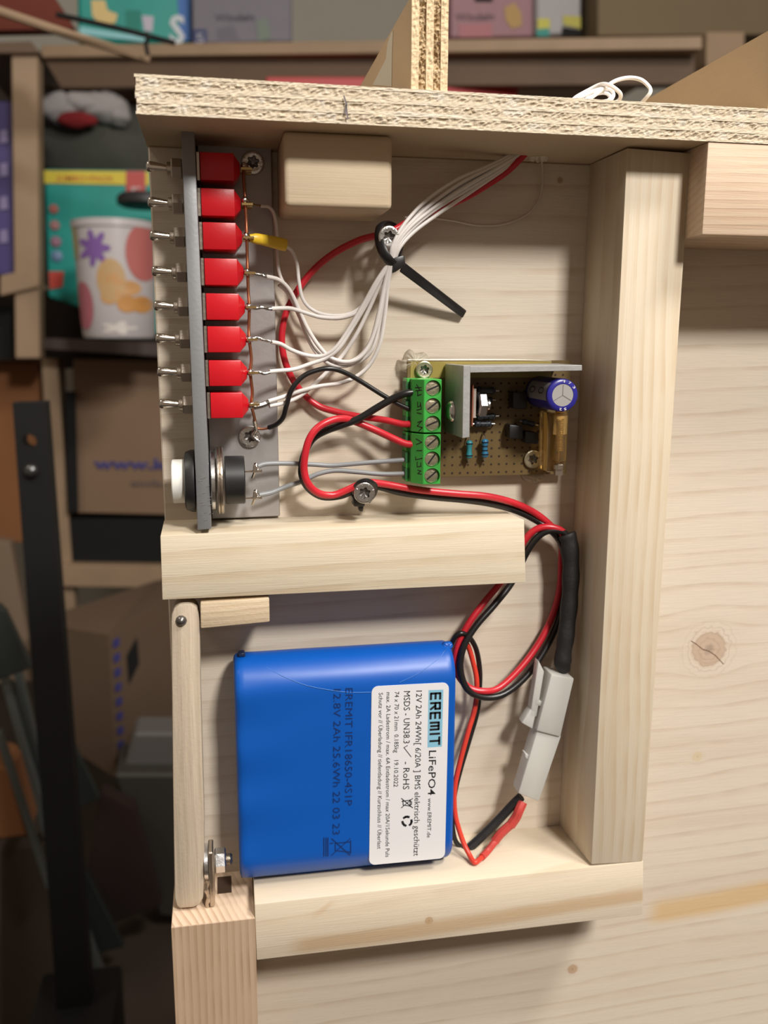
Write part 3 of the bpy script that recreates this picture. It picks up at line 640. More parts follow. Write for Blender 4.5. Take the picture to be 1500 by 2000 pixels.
cable('battery_lead_red', red, 1.28, m_wred, 'thick red lead beside the black one, looping from terminal block to black sheath', cat='wire', n=5)
GG = 'grey wires from push button to terminal block'
cable('button_wire', [(503, 911, -10), (520, 906, -9), (560, 905, -8), (610, 907, -8), (650, 909, -8), (700, 905, -9), (750, 901, -10), (808, 897, -11)], .85, m_wgrey, 'upper grey wire running almost straight from the push button to the terminal block', GG)
cable('button_wire', [(506, 967, -10), (530, 962, -9), (560, 950, -8), (590, 940, -8), (620, 926, -8), (655, 919, -8), (700, 922, -9), (750, 926, -10), (808, 924, -11)], .85, m_wgrey, 'lower grey wire bending up from the push button to the terminal block', GG)
# battery side leads
def YL(px, py, r=1.3):                # depth at which a sight line meets the top of the ledge
    d = FW*FPX + RT*(px-750) - UP*(py-1000); t = (-255.7+r-CAM.z)/d.z
    return (CAM + d*t).y
cable('battery_pigtail', [(880, 1262, -8), (888, 1245, -10), (900, 1237, -11), (915, 1243, -10), (930, 1268, -8), (937, 1310, -6), (936, 1350, -5), (932, 1390, -5), (918, 1440, -6), (900, 1500, -8), (888, 1550, -9), (883, 1600, -9), (888, 1638, -8), (900, 1654, -8), (912, 1656, -10), (924, 1652, -10)], 1.0, m_wblack, 'thin black battery wire hanging down right of the blue battery',
      parts=(('shrink_sleeve', [(918, 1655, -10), (945, 1630, -10), (975, 1600, -10), (1000, 1573, -11), (1018, 1556, -12)], 1.75, m_sheath),))
cable('battery_pigtail', [(886, 1300, -9), (898, 1255, -9), (912, 1258, -8), (923, 1290, -7.5), (931, 1330, -7.5), (928, 1380, -7.5), (914, 1430, -9), (898, 1490, -10), (888, 1540, -11), (889, 1590, -12), (903, 1640, -15), (916, 1668, -18), (924, 1682, YL(924, 1682)), (929, 1684, YL(929, 1684)), (936, 1679, YL(936, 1679)), (946, 1670, YL(946, 1670))], 1.0, m_wred2, 'orange-red battery wire bending back sharply at the lower right of the battery',
      parts=(('shrink_sleeve', [(941, 1674, YL(941, 1674, 1.5)), (952, 1663, YL(952, 1663, 1.6)), (963, 1649, -15), (970, 1640, -14)], 1.35, m_shrinkred), ('shrink_sleeve', [(966, 1643, -14), (978, 1628, -14), (992, 1615, -14), (998, 1610, -14)], 1.75, m_shrinkred), ('shrink_sleeve', [(997, 1612, -14), (1008, 1596, -14), (1014, 1582, -14), (1021, 1566, -13)], 1.9, m_shrinkred)))
# sheath and connector
b = B(); pts = cr([M(1107, 1043, -11.5), M(1112, 1060, -12), M(1115, 1100, -12), M(1114, 1150, -12), M(1110, 1200, -12), M(1104, 1250, -12.5), M(1099, 1290, -13), M(1103, 1312, -13)], 5)
n = len(pts); sweep(b, pts, [S*(3.0+.15*sin(i*1.1)) if i < n-4 else S*(3.0-.45*(i-n+5)*.6) for i in range(n)], 14, flat=(.8, 1.08))
tag(obj('heat_shrink_sheath', b, m_sheath, smooth=True), 'black heat-shrink sheath above the translucent connector', 'sheath')
con = empty('plug_connector', M(1032, 1562, -13)); tag(con, 'milky translucent nylon plug connector hanging beside the post', 'connector')
b = B(); qbox(b, [(1077, 1317), (1122, 1325), (1095, 1440), (1048, 1428)], -17, -8); bevel(b, .6, 2); obj('socket_housing', b, m_trans, con, smooth=True)
b = B(); qbox(b, [(1050, 1425), (1097, 1437), (1053, 1566), (1012, 1550)], -16, -9); bevel(b, .6, 2); obj('plug_housing', b, m_trans, con, smooth=True)
b = B(); qbox(b, [(1052, 1290), (1063, 1312), (1048, 1400), (1035, 1400)], -15, -11); qbox(b, [(1037, 1385), (1048, 1388), (1040, 1424), (1019, 1412)], -15, -11); qbox(b, [(1046, 1366), (1064, 1372), (1062, 1380), (1046, 1378)], -15, -12); bevel(b, .35, 2); obj('latch_arm', b, m_trans, con, smooth=True)
b = B(); qbox(b, [(1025, 1470), (1036, 1477), (1034, 1487), (1026, 1480)], -15, -12); bevel(b, .2, 1); obj('latch_nub', b, m_trans, con, smooth=True)

# ================================================================== CABLE TIES
tie = empty('cable_tie', M(775, 520, -17)); tag(tie, 'black cable tie with a long tail, looped round the upper screw and wire bundle', 'cable tie')
b = B(); pts = cr([M(778, 505, -15), M(783, 480, -13), M(776, 448, -11), M(756, 436, -12), M(742, 442, -15), M(740, 465, -17), M(747, 490, -19), M(761, 510, -19), M(772, 520, -17)], 5)
sweep(b, pts, 1.7*S, 8, flat=(1, .45)); obj('tie_loop', b, m_tie, tie, smooth=True)
b = B(); qbox(b, [(763, 505), (790, 497), (793, 518), (770, 533)], -19, -12); bevel(b, .6, 2); obj('tie_head', b, m_tie, tie, smooth=True)
b = B(); qbox(b, [(790, 512), (912, 607), (904, 621), (781, 530)], [-14, -2.6, -2.6, -14], '1.2'); bevel(b, .3, 1); obj('tie_tail', b, m_tie, tie, smooth=True)
tie = empty('cable_tie', M(705, 1000, -8)); tag(tie, 'short black cable tie round the lower screw, just above the cross batten', 'cable tie')
b = B(); pts = cr([M(699, 978, -10), M(697, 958, -12), M(703, 945, -14), M(716, 941, -15), M(728, 949, -13), M(726, 965, -9), M(716, 978, -8)], 5)
sweep(b, pts, 1.8*S, 8, flat=(.5, 1)); obj('tie_loop', b, m_tie, tie, smooth=True)
b = B(); qbox(b, [(688, 968), (715, 975), (712, 990), (692, 990)], -13, -7); qbox(b, [(700, 986), (711, 986), (709, 1000), (702, 999)], -12, -9); bevel(b, .4, 2); obj('tie_head', b, m_tie, tie, smooth=True)

# ================================================================== PUSH BUTTON
pb = empty('push_button', M(425, 1012, -13)); tag(pb, 'round push button with white cap and black collar at the foot of the aluminium bracket', 'button')
pz = U(400, 948, -24).z; PY = -13.6
def pbx(px): return U(px, 948, -20).x
def disc(name, x0, x1, r, m, prof=None, seg=40):
    b = B(); pr = prof or [(r-.3, 0), (r, .3), (r, abs(x1-x0)-.3), (r-.3, abs(x1-x0))]
    lathe(b, pr, (x0, PY, pz), (1, 0, 0), seg); return obj(name, b, m, pb, smooth=True)
disc('button_cap', -28.4, -22.0, 7.3, m_white)
disc('collar', -24.3, -21.0, 10.4, m_black, [(8.9, 0), (9.7, .4), (10.4, 2.2), (10.4, 3.3)])
disc('washer', -15.8, -14.2, 10.1, m_zinc)
disc('knurled_nut', -13.9, -11.6, 11.3, m_nickel, [(10.8, 0), (11.3, .4), (11.3, .9), (10.9, 1.1), (11.3, 1.4), (11.3, 2.0), (10.8, 2.3)], 32)
disc('button_body', -11.2, -4.6, 8.1, m_black)
for k, y in enumerate((920, 972)):
    b = B(); qbox(b, [(474, y), (512, y-3), (512, y+3), (474, y+3)], -14, -13.2); qbox(b, [(495, y-12), (499, y-12), (506, y+2), (494, y+1)], -14.3, -13.2); bevel(b, .1, 1)
    wire(b, [(497, y+2, -13.5), (495, y+8, -13), (493, y+13, -12)], .45, 3, 6); obj('terminal', b, m_nickel, pb)
    b = B(); wire(b, [(500, y-14, -12), (500, y-6, -13), (505, y, -13.8)], .8, 4, 8); obj('solder_joint', b, m_solder, pb, smooth='all')

# ================================================================== CIRCUIT BOARD
pcb = empty('circuit_board', M(950, 925, -4)); tag(pcb, 'brown perforated circuit board with green terminals, heat sink and blue capacitor', 'circuit board')
def cutout(bm, cut):
    bmesh.ops.recalc_face_normals(bm, faces=bm.faces[:])
    m1 = bpy.data.meshes.new('a'); bm.to_mesh(m1); bm.free(); m2 = bpy.data.meshes.new('b'); cut.to_mesh(m2); cut.free()
    o1 = bpy.data.objects.new('a', m1); o2 = bpy.data.objects.new('b', m2); COL.objects.link(o1); COL.objects.link(o2)
    md = o1.modifiers.new('c', 'BOOLEAN'); md.operation = 'DIFFERENCE'; md.object = o2; md.solver = 'EXACT'
    dg = bpy.context.evaluated_depsgraph_get(); dg.update(); me = bpy.data.meshes.new_from_object(o1.evaluated_get(dg))
    nb = bmesh.new(); nb.from_mesh(me)
    for o in (o1, o2): bpy.data.objects.remove(o)
    for m in (m1, m2, me): bpy.data.meshes.remove(m)
    return nb
def onpcb(px, py, Y=-5.6): return U(px, py, Y)
a0 = U(796, 704, -5.5); a1 = U(1106, 925, -5.5)
b = B(); box(b, (a0.x, -5.5, a1.z), (a1.x, -4.0, a0.z)); obj('perforated_board', b, m_pcb, pcb)
b = B(); s0 = U(802, 706, -5.6); s1 = U(1076, 737, -5.6); box(b, (s0.x, -5.62, s1.z), (s1.x, -5.5, s0.z)); obj('bare_strip', b, m_pcbtop, pcb)['label'] = 'yellowish unperforated edge strip'
b = B()
r0 = U(870, 732, -5.6); r1 = U(1095, 919, -5.6); nx, nz = 15, 12
dxp = U(885, 919, -5.6).x-U(869.7, 919, -5.6).x; zz = r1.z
cnt = 0
while zz < r0.z:
    xx = U(868, 919, -5.6).x
    while xx < a1.x-1.5:
        lathe(b, [(.42, 0), (.42, .10)], (xx, -5.5, zz), (0, -1, 0), 8); xx += dxp; cnt += 1
    zz += dxp
o = obj('hole', b, m_hole, pcb); o['kind'] = 'stuff'
# a bright wire of glue on the top edge
b = B(); wire(b, [(797, 703, -5.2), (900, 703, -5.2), (1000, 703, -5.2), (1076, 705, -5.2)], .35, 6, 8); obj('glue_bead', b, m_glue, pcb, smooth=True)
# terminal blocks: two blocks of three
for (y0, y1, lb) in ((741, 845, 'upper'), (848, 946, 'lower')):
    Yt = -19.5; x0 = U(803, 800, -14).x; xm = U(828, 800, Yt).x; x1 = U(862, 800, Yt).x; z1 = U(845, y0, Yt).z; z0 = U(845, y1, Yt).z
    b = B()
    prof = [(x1, -5.4), (x1, Yt), (xm, Yt), (xm-3.3, Yt+5.0), (xm-3.3, Yt+7.5), (x0-1.2, Yt+7.5), (x0-1.2, -5.4)]
    lo = [b.verts.new(W(x, y, z0)) for x, y in prof]; hi = [b.verts.new(W(x, y, z1)) for x, y in prof]
    b.faces.new(lo); b.faces.new(hi[::-1])
    for i in range(len(prof)): b.faces.new((lo[i], hi[i], hi[(i+1) % len(prof)], lo[(i+1) % len(prof)]))
    bevel(b, .18, 1)
    cut = B()
    for k in range(3):
        lathe(cut, [(2.75, 0), (2.75, 6)], ((xm+x1)/2+.1, Yt+1.5, z1-(z1-z0)*(k+.5)/3), (0, -1, 0), 28)
    b = cutout(b, cut); tb = obj('terminal_block', b, m_green, pcb)
    tb['label'] = lb+' green screw terminal block for three wires'
    for k in range(3):
        zc = z1-(z1-z0)*(k+.5)/3; xc = (xm+x1)/2+.1; R = 2.55
        b = B(); lathe(b, [(R-.05, 0), (R-.1, .2), (R-.5, .3)], (xc, Yt+1.3, zc), (0, -1, 0), 28); obj('terminal_screw', b, m_screwy, tb, smooth=True)
        b = B(); a = (-.5, -.25, -.5)[k]+(.3 if lb == 'lower' else 0)
        d = Vector((cos(a+.9), 0, sin(a+.9)))*R*.75*S; c0 = W(xc, Yt+.98, zc); stroke(b, [c0-d, c0+d], .55*S, .02*S); obj('screw_slot', b, m_ink, tb)
        b = B(); box(b, (x0-1.5, Yt+7.3, zc-1.9), (x0+1.4, -6.5, zc+1.9)); obj('wire_entry', b, m_dkgreen, tb)
# handwriting on the bevelled faces of the terminals
hw = {0: [[(814, 751), (820, 762)], [(811, 757), (823, 757)], [(812, 763), (824, 762)], [(816, 764), (816, 773), (823, 770)]],
      1: [[(816, 785), (816, 795), (821, 793), (821, 786), (823, 797)], [(814, 801), (823, 799)]],
      2: [[(815, 806), (823, 808)], [(816, 825), (824, 822), (815, 832), (825, 835), (818, 842)]],
      3: [[(813, 857), (824, 864), (813, 868)], [(814, 880), (824, 880)]],
      4: [[(812, 892), (812, 898), (825, 895)], [(815, 902), (815, 912), (822, 911), (822, 904)], [(816, 918), (822, 920), (816, 925), (823, 926)]]}
b = B()
xq = U(828, 800, -19.5).x; nvec = Vector((-5.0, -3.3, 0)).normalized()
for ls in hw.values():
    for l in ls:
        pts = []
        for (px, py) in l:
            # intersect the sight line with the bevelled plane
            d = FW*FPX + RT*(px-750) - UP*(py-1000); P0 = Vector((xq, -19.5, 0)); t = (P0-CAM).dot(nvec)/d.dot(nvec); q = CAM+d*t; pts.append(W(*q))
        stroke(b, pts, .30*S, .05*S, nvec)
obj('handwritten_mark', b, m_ink, pcb)['label'] = 'black handwritten marks beside the wire entries'
# heat sink (L of two aluminium plates), transistor, bolt
b = B(); pl = [U(905, 714, -30), U(919, 714, -30), U(917, 854, -30), U(903, 856, -30)]
hexa(b, pl, [Vector((p.x, -6.2, p.z)) for p in pl]); bevel(b, .12, 1); hs = obj('heat_sink', b, m_sink, pcb); hs['label'] = 'sawn aluminium heat sink angle'
b = B(); pl = [U(918, 716, -30), U(1137, 713, -30), U(1137, 724, -30), U(918, 728, -30)]
hexa(b, pl, [Vector((p.x, -6.2, p.z)) for p in pl]); bevel(b, .12, 1); obj('top_plate', b, m_sink, hs)
hx = U(905, 714, -30).x; sz = U(890, 803, -16).z
b = B(); lathe(b, [(3.7, 0), (3.6, .7), (2.9, 1.6), (1.6, 2.1), (.4, 2.2)], (hx-.05, -17, sz), (-1, 0, 0), 24); obj('pan_screw', b, m_screw, pcb, smooth=True)
rx = U(918, 800, -22).x
b = B(); box(b, (rx+.3, -23.5, U(0, 845, -22).z), (rx+.7, -9, U(0, 757, -22).z)); obj('copper_tab', b, mat('copper_tab', (.55, .22, .14), .35, .8), pcb)
b = B(); box(b, (rx+.8, -23, U(0, 828, -22).z), (rx+1.8, -10, U(0, 765, -22).z)); bevel(b, .1, 1); obj('insulating_pad', b, mat('grey_thermal_pad', (.34, .29, .25), .6, bump=.4), pcb)
b = B(); box(b, (rx+1.9, -20.5, U(0, 822, -22).z), (rx+3.8, -9, U(0, 772, -22).z)); bevel(b, .2, 1); obj('transistor', b, m_black, pcb)
b = B(); lathe(b, [(3.6, 0), (4.2, .5), (4.2, 2.6), (3.7, 3.1)], (rx+3.0, -20, U(0, 801, -22).z), (1, 0, 0), 6); obj('hex_nut', b, m_zinc, pcb)
b = B(); lathe(b, [(1.9, 0), (1.9, 4.2), (1.6, 4.5)], (rx+3.0, -20, U(0, 801, -22).z), (1, 0, 0), 14); obj('bolt_end', b, m_zinc, pcb, smooth=True)
# resistors
def resistor(p0, p1, Y, r, m, bands=4, label=None):
    a = M(*p0, Y); c = M(*p1, Y); d = c-a
    b = B(); prof = [(0, .3), (.04, .8), (.12, 1.05), (.25, 1.0), (.35, .82), (.65, .82), (.75, 1.0), (.88, 1.05), (.96, .8), (1, .3)]
    sweep(b, [a+d*t for t, _ in prof], [r*S*q for _, q in prof], 14); o = obj('resistor', b, m, pcb, smooth='all')
    if label: o['label'] = label
    for k in range(bands):
        t = .18+.64*k/(bands-1) if bands > 1 else .5; rr = r*(1.08 if t < .27 or t > .73 else .86)
        b = B(); sweep(b, [a+d*(t-.03), a+d*(t+.03)], rr*S*1.03, 14); obj('colour_band', b, m_band, o, smooth=True)
    b = B(); u = d.normalized(); dn = Vector((0, (-Y-5.7)*S, 0))
    for s, e in ((a, -1), (c, 1)): sweep(b, [s, s+u*e*1.1*S, s+u*e*1.5*S+dn*.5, s+u*e*1.5*S+dn], .3*S, 6)
    obj('lead', b, m_screw, o, smooth=True)
resistor((917, 860), (916, 896), -8.5, 1.15, m_resg, 2, 'teal resistor under the heat sink')
resistor((947, 857), (947, 894), -8.5, 1.2, m_res, 4, 'blue banded resistor')
resistor((930, 762), (968, 763), -8, 1.25, m_resd, 2, 'dark diode above the hex nut')
resistor((935, 781), (962, 781), -8, 1.0, m_resd, 1)
resistor((930, 815), (968, 813), -8, 1.15, m_resd, 4)
resistor((926, 828), (960, 828), -8, 1.15, m_resd, 4)
resistor((1020, 823), (1045, 829), -8, 1.0, m_resd, 1)
# small black transistors
for (x0, y0, x1, y1) in ((995, 829, 1022, 858), (1026, 842, 1052, 868), (1002, 765, 1030, 800)):
    b = B(); qbox(b, [(x0, y0), (x1, y0+3), (x1, y1), (x0, y1-2)], -11, -5.7); bevel(b, .5, 2); obj('small_transistor', b, m_black, pcb, smooth=True)
# capacitor
cc = U(1099, 772, -28); RC = 5.6
cap = empty('x', (0, 0, 0)); bpy.data.objects.remove(cap)
b = B(); lathe(b, [(RC-.6, 0), (RC, .8), (RC, 1.4), (RC-.35, 2.0), (RC, 2.6), (RC, 21.3), (RC-.15, 21.9), (RC-.7, 22.3), (RC-1.8, 22.3), (RC-1.85, 22.1)], (cc.x, -5.8, cc.z), (0, -1, 0), 40); cap = obj('capacitor', b, m_cap, pcb, smooth=True)
b = B(); lathe(b, [(RC-1.85, 0), (RC-1.85, .12), (.1, .12)], (cc.x, -27.9, cc.z), (0, -1, 0), 36); obj('capacitor_top', b, m_capal, cap, smooth=True)
b = B()
for a in (90, 210, 330): stroke(b, [W(cc.x, -28.1, cc.z), W(cc.x+3.5*cos(radians(a)), -28.1, cc.z+3.5*sin(radians(a)))], .18*S, .02*S)
obj('vent_score', b, mat('vent_score_dark', (.16, .15, .15), .5), cap)
b = B(); n = 10; vv = []
for k in range(n+1):
    a = radians(166+ (k/n-.5)*66)
    vv.append([b.verts.new(W(cc.x+(RC+.04)*cos(a), y, cc.z+(RC+.04)*sin(a))) for y in (-8.5, -27.2)])
for k in range(n): b.faces.new((vv[k][0], vv[k+1][0], vv[k+1][1], vv[k][1]))
bmesh.ops.recalc_face_normals(b, faces=b.faces[:]); obj('grey_stripe', b, m_capgrey, cap, smooth='all')['label'] = 'grey stripe with zero marks'
b = B()
for y in (-13.5, -22.0):
    a = radians(166); ex = Vector((0, -1, 0)); ey = Vector((-sin(a), 0, cos(a))); C0 = W(cc.x+(RC+.1)*cos(a), y, cc.z+(RC+.1)*sin(a)); nn = Vector((cos(a), 0, sin(a)))
    ring = [C0+(ex*cos(t)*2.3+ey*sin(t)*1.0)*S for t in [2*pi*i/12 for i in range(13)]]; stroke(b, ring, .28*S, .03*S, nn)
obj('stripe_mark', b, m_ink, cap)
b = B()
for ch, an in (('1', 88), ('7', 66), ('3', 40), ('5', -72), ('2', -92)):
    a = radians(an); rd = Vector((cos(a), 0, sin(a))); tg = Vector((-sin(a), 0, cos(a)))*-1; C0 = W(cc.x, -27.2, cc.z)+rd*(RC-.05)*S
    C0 = W(cc.x, -28.15, cc.z)+rd*(RC-1.3)*S
    printed(b, ch, C0, tg*(.4 if ch == '1' else .9)*S, rd*.85*S, Vector((0, -1, 0)), .01, .02*S)
obj('printed_digits', b, m_label, cap)
# amber reed/fuse tube
tbx = U(1088, 870, -19)
b = B(); qbox(b, [(1071, 806), (1102, 806), (1100, 922), (1068, 922)], -16, -7); bevel(b, .5, 2); am = obj('amber_housing', b, m_amber, pcb, smooth=True)
zt_, zb_ = U(0, 812, -18).z, U(0, 930, -18).z
b = B(); lathe(b, [(1.5, 0), (2.4, 1.0), (2.4, (zt_-zb_)-2), (1.6, zt_-zb_)], (U(1093, 870, -18).x, -18, zb_), (0, 0, 1), 20); obj('glass_tube', b, m_amber, am, smooth=True)
b = B(); pts = []; xc = U(1093, 870, -18).x
for i in range(221):
    t = i/220; a = t*2*pi*26; pts.append(W(xc+.75*cos(a), -18+.75*sin(a), zt_-3.5-(zt_-zb_-8)*t))
sweep(b, pts, .16*S, 5); obj('coil_spring', b, m_gold, am, smooth='all')
b = B(); lathe(b, [(1.7, 0), (1.7, 6.5)], (U(1090, 870, -17).x, -16, zt_-9), (0, 0, 1), 16); obj('inner_sleeve', b, mat('pale_sleeve', (.62, .50, .30), .5), am, smooth=True)
b = B(); lathe(b, [(1.9, 0), (1.9, 1.5), (1.2, 2.2)], (xc, -18, zb_-2), (0, 0, 1), 12); box(b, (xc-1.5, -19, zb_-4.2), (xc+1.2, -17, zb_-1.5)); obj('end_clip', b, m_nickel, am)
b = B(); lathe(b, [(1.2, 0), (2.0, .6), (2.0, 1.4)], (xc, -18, zt_-1.2), (0, 0, 1), 12); obj('end_clip', b, m_gold, am)

# hot glue around the board corner
def blob(name, px, Y, h, m, label, cat, rag=.15, parent=None):
    c = Vector((0, 0, 0)); pts = [U(x, y, Y) for x, y in px]
    P = cr([W(*p) for p in pts+pts[:1]], 4)[:-1]
    for p in P: c += p
    c /= len(P); b = B(); rings = []
    for f, hh in ((1, 0), (.93, .55), (.75, .85), (.45, 1), (.15, 1.05)):
        rings.append([b.verts.new(c+(p-c)*f+Vector((0, -h*hh*S*(1+.25*sin(i*1.9)*f), 0))) for i, p in enumerate(P)])
    n = len(P)
    for i in range(4):
        for k in range(n): b.faces.new((rings[i][k], rings[i][(k+1) % n], rings[i+1][(k+1) % n], rings[i+1][k]))
    b.faces.new(rings[-1]); b.faces.new(rings[0][::-1]); bmesh.ops.recalc_face_normals(b, faces=b.faces[:])
    o = obj(name, b, m, parent, smooth='all')
    if parent is None: tag(o, label, cat)
    return o
blob('glue_blob', [(778, 722), (775, 704), (786, 702), (790, 690), (800, 682), (812, 690), (828, 688), (838, 700), (836, 712), (815, 716), (800, 735), (790, 728)], 0-.05, 5.2, m_glue, 'translucent blob of hot glue at the top left corner of the circuit board', 'glue')
blob('glue_blob', [(1015, 925), (1060, 925), (1052, 938), (1035, 942), (1020, 936)], -.05, 3.6, m_glue, 'small smear of hot glue under the lower edge of the circuit board', 'glue')

# ================================================================== BATTERY
bat = empty('battery_pack', M(670, 1718, -12)); tag(bat, 'bright blue shrink-wrapped battery pack with a white label, standing on the ledge', 'battery')
XL, XR = U(462, 1490, -20).x, U(886, 1470, -20).x; ZB, ZT = -255.4, U(670, 1266, -12).z; TH = 11.4
nx = 60; nr = 96; b = B(); rings = []
def stad(t):   # unit stadium outline in YZ, returns point and normal
    Lh = (ZT-ZB)/2-TH; per = 4*Lh+2*pi*TH; s = t*per
    if s < 2*Lh: return (-TH, -Lh+s, -1, 0)
    s -= 2*Lh
    if s < pi*TH: a = pi-s/TH; return (TH*cos(a), Lh+TH*sin(a), cos(a), sin(a))
    s -= pi*TH
    if s < 2*Lh: return (TH, Lh-s, 1, 0)
    s -= 2*Lh; a = -s/TH; return (TH*cos(a), -Lh+TH*sin(a), cos(a), sin(a))
zc = (ZT+ZB)/2; yc = -TH-.15
xsn = [0, .004, .012, .025, .045, .07, .1, .14, .18, .23, .3, .4, .5, .6, .7, .8, .86, .9, .93, .955, .975, .988, .996, 1]
for u in xsn:
    x = XL+(XR-XL)*u; dl = (u)*(XR-XL); dr = (1-u)*(XR-XL); rr = 2.2
    ins = 0
    for d in (dl, dr):
        if d < rr: ins = max(ins, rr-sqrt(max(0, rr*rr-(rr-d)**2)))
    ring = []
    for k in range(nr):
        y, z, ny, nz_ = stad(k/nr)
        w = 0
        if abs(ny) > .9: w = -.55*(.5-.5*cos(2*pi*(z-(ZB-zc))/((ZT-ZB)/4)+0))*0 - .9*(.5+.5*cos(2*pi*(z-(ZB-zc))/((ZT-ZB)/4)))*math.exp(-dl/9)
        d = -ins + w + .12*noise.noise(Vector((x*.06, z*.08, y*.1)))
        tz = zc + z*(1+0*u)
        ring.append(b.verts.new(W(x, yc+y+ny*d, tz+nz_*d)))
    rings.append(ring)
for i in range(len(rings)-1):
    for k in range(nr): b.faces.new((rings[i][k], rings[i][(k+1) % nr], rings[i+1][(k+1) % nr], rings[i+1][k]))
b.faces.new(rings[0][::-1]); b.faces.new(rings[-1]); bmesh.ops.recalc_face_normals(b, faces=b.faces[:])
obj('blue_wrap', b, m_blue, bat, smooth='all')
YF = yc-TH-.12
def BF(px, py, dy=0): return M(px, py, YF+dy)
# seam lines of the shrink wrap
def surfY(z):                     # front surface Y at height z (units)
    Lh = (ZT-ZB)/2-TH; dz = abs(z-zc)-Lh
    return yc-TH if dz <= 0 else yc-sqrt(max(0, TH*TH-dz*dz))
def onbat(px, py, lift=.1):
    Y = YF
    for _ in range(6):
        q = U(px, py, Y); Y = surfY(q.z)-lift
    return W(*U(px, py, Y))
b = B(); sweep(b, cr([onbat(*p) for p in ((520, 1303), (545, 1317), (570, 1328), (600, 1339), (640, 1347), (680, 1352), (724, 1352))], 4), .09*S, 6)
sweep(b, cr([onbat(*p) for p in ((780, 1333), (812, 1318), (835, 1303), (858, 1285), (868, 1272), (876, 1262))], 4), .08*S, 6)
obj('wrap_seam', b, mat('pale_blue_seam', (.03, .18, .55), .5), bat, smooth=True)['label'] = 'thin raised seam of the wrap'
b = B(); pts = [onbat(866, 1256), onbat(874, 1258), onbat(884, 1262), onbat(880, 1274), onbat(866, 1270)]
blobp = [(862, 1259), (866, 1254), (878, 1252), (884, 1258), (882, 1266), (876, 1274), (868, 1270)]
blob('wrap_fold', blobp, -13.5, 1.5, m_blue, '', '', parent=bat)
b = B(); qbox(b, [(465, 1277), (478, 1275), (480, 1283), (466, 1284)], -14.5, -11); bevel(b, .3, 1); obj('dark_corner', b, m_bdark, bat, smooth=True)['label'] = 'dark cell end showing at the top left corner'
b = B(); qbox(b, [(470, 1702), (860, 1676), (862, 1688), (471, 1714)], -15, -13); obj('loose_wrap_edge', b, m_bluee, bat)['label'] = 'thin see-through flap of wrap along the foot'
# label
def rquad(c4, rad, n=5):
    P = [Vector(p) for p in c4]; out = []
    for i in range(4):
        p, a, c = P[i], P[i-1], P[(i+1) % 4]; u = (a-p).normalized(); v = (c-p).normalized()
        s, e = p+u*rad, p+v*rad; cen = p+(u+v)*rad
        for k in range(n+1):
            t = k/n*pi/2; out.append(cen - v*rad*cos(t) - u*rad*sin(t))
    return out
lc = [BF(726, 1341, -.1), BF(877, 1333, -.1), BF(869, 1676, -.1), BF(721, 1690, -.1)]
b = B(); f = b.faces.new([b.verts.new(p) for p in rquad(lc, 2.3*S)]); r = bmesh.ops.extrude_face_region(b, geom=[f])
for e in r['geom']:
    if isinstance(e, bmesh.types.BMVert): e.co.y += .25*S
bmesh.ops.recalc_face_normals(b, faces=b.faces[:]); label_o = obj('paper_label', b, m_label, bat); label_o['label'] = 'white printed label with rounded corners'
NY = Vector((0, -1, 0)); PD = -.16
def tline(bm, s, p0, p1, capx, bold=0.0, dy=PD, off=0):
    a = BF(*p0, dy); e = BF(*p1, dy); c = BF(p0[0]+capx, p0[1]-capx*.02, dy)
    printed(bm, s, a, e-a, c-a, NY, bold)
# logo
b = B(); f = b.faces.new([b.verts.new(BF(*p, -.13)) for p in ((837, 1348), (866, 1347), (863, 1458), (835, 1460))]); bmesh.ops.recalc_face_normals(b, faces=b.faces[:])
if b.faces[0].normal.y > 0: bmesh.ops.reverse_faces(b, faces=b.faces[:])
obj('logo_panel', b, m_lblblue, label_o)
b = B()
# EREMIT in squared heavy letters; local (u along the text 0..1, v up 0..1) per glyph
GL = {'E': [[(.9, 1), (.1, 1), (.1, 0), (.9, 0)], [(.1, .5), (.85, .5)]], 'R': [[(.1, 0), (.1, 1), (.88, 1), (.88, .5), (.1, .5)], [(.45, .5), (.9, 0)]],
      'M': [[(.1, 0), (.1, .9), (.9, .9), (.9, 0)], [(.5, .9), (.5, .05)]], 'I': [[(.5, 0), (.5, 1)]], 'T': [[(0, 1), (1, 1)], [(.5, 1), (.5, 0)]]}
A0, A1, A2 = BF(842, 1352, -.18), BF(840, 1456, -.18), BF(860, 1351, -.18); ux = A1-A0; uy = A2-A0; pos = 0
wd_ = {'E': .165, 'R': .175, 'M': .20, 'I': .07, 'T': .17}; tot = sum(wd_[c] for c in 'EREMIT')+.02*5
for c in 'EREMIT':
    for l in GL[c]: stroke(b, [A0+ux*((pos+wd_[c]*(.08+u*.84))/tot)+uy*v for u, v in l], .78*S, .02*S)
    pos += wd_[c]+.02
obj('logo_text', b, m_inkb, label_o)
b = B()
tline(b, 'LiFePO4', (838, 1466), (836, 1553), 15, .004)
tline(b, 'www.EREMIT.de', (836, 1559), (834, 1636), 8)
tline(b, '12V 2Ah 24Wh[ 6/20A ] BMS elektrisch geschützt', (813, 1349), (808, 1672), 12)
tline(b, 'MSDS - UN38.3', (789, 1350), (788, 1452), 13, 0)
stroke(b, [BF(796, 1456, PD), BF(789, 1460, PD), BF(803, 1478, PD)], .25*S, .01*S)
tline(b, '- RoHS', (788, 1488), (787, 1542), 13, 0)
tline(b, '74 x 70 x 21mm  0.185kg', (771, 1351), (770, 1470), 9)
tline(b, '19.10.2022', (770, 1485), (769, 1537), 9)
tline(b, 'max. 2A Ladestrom / max. 6A Entladestrom / max 20A/1Sekunde Puls', (755, 1352), (753, 1674), 8.5)
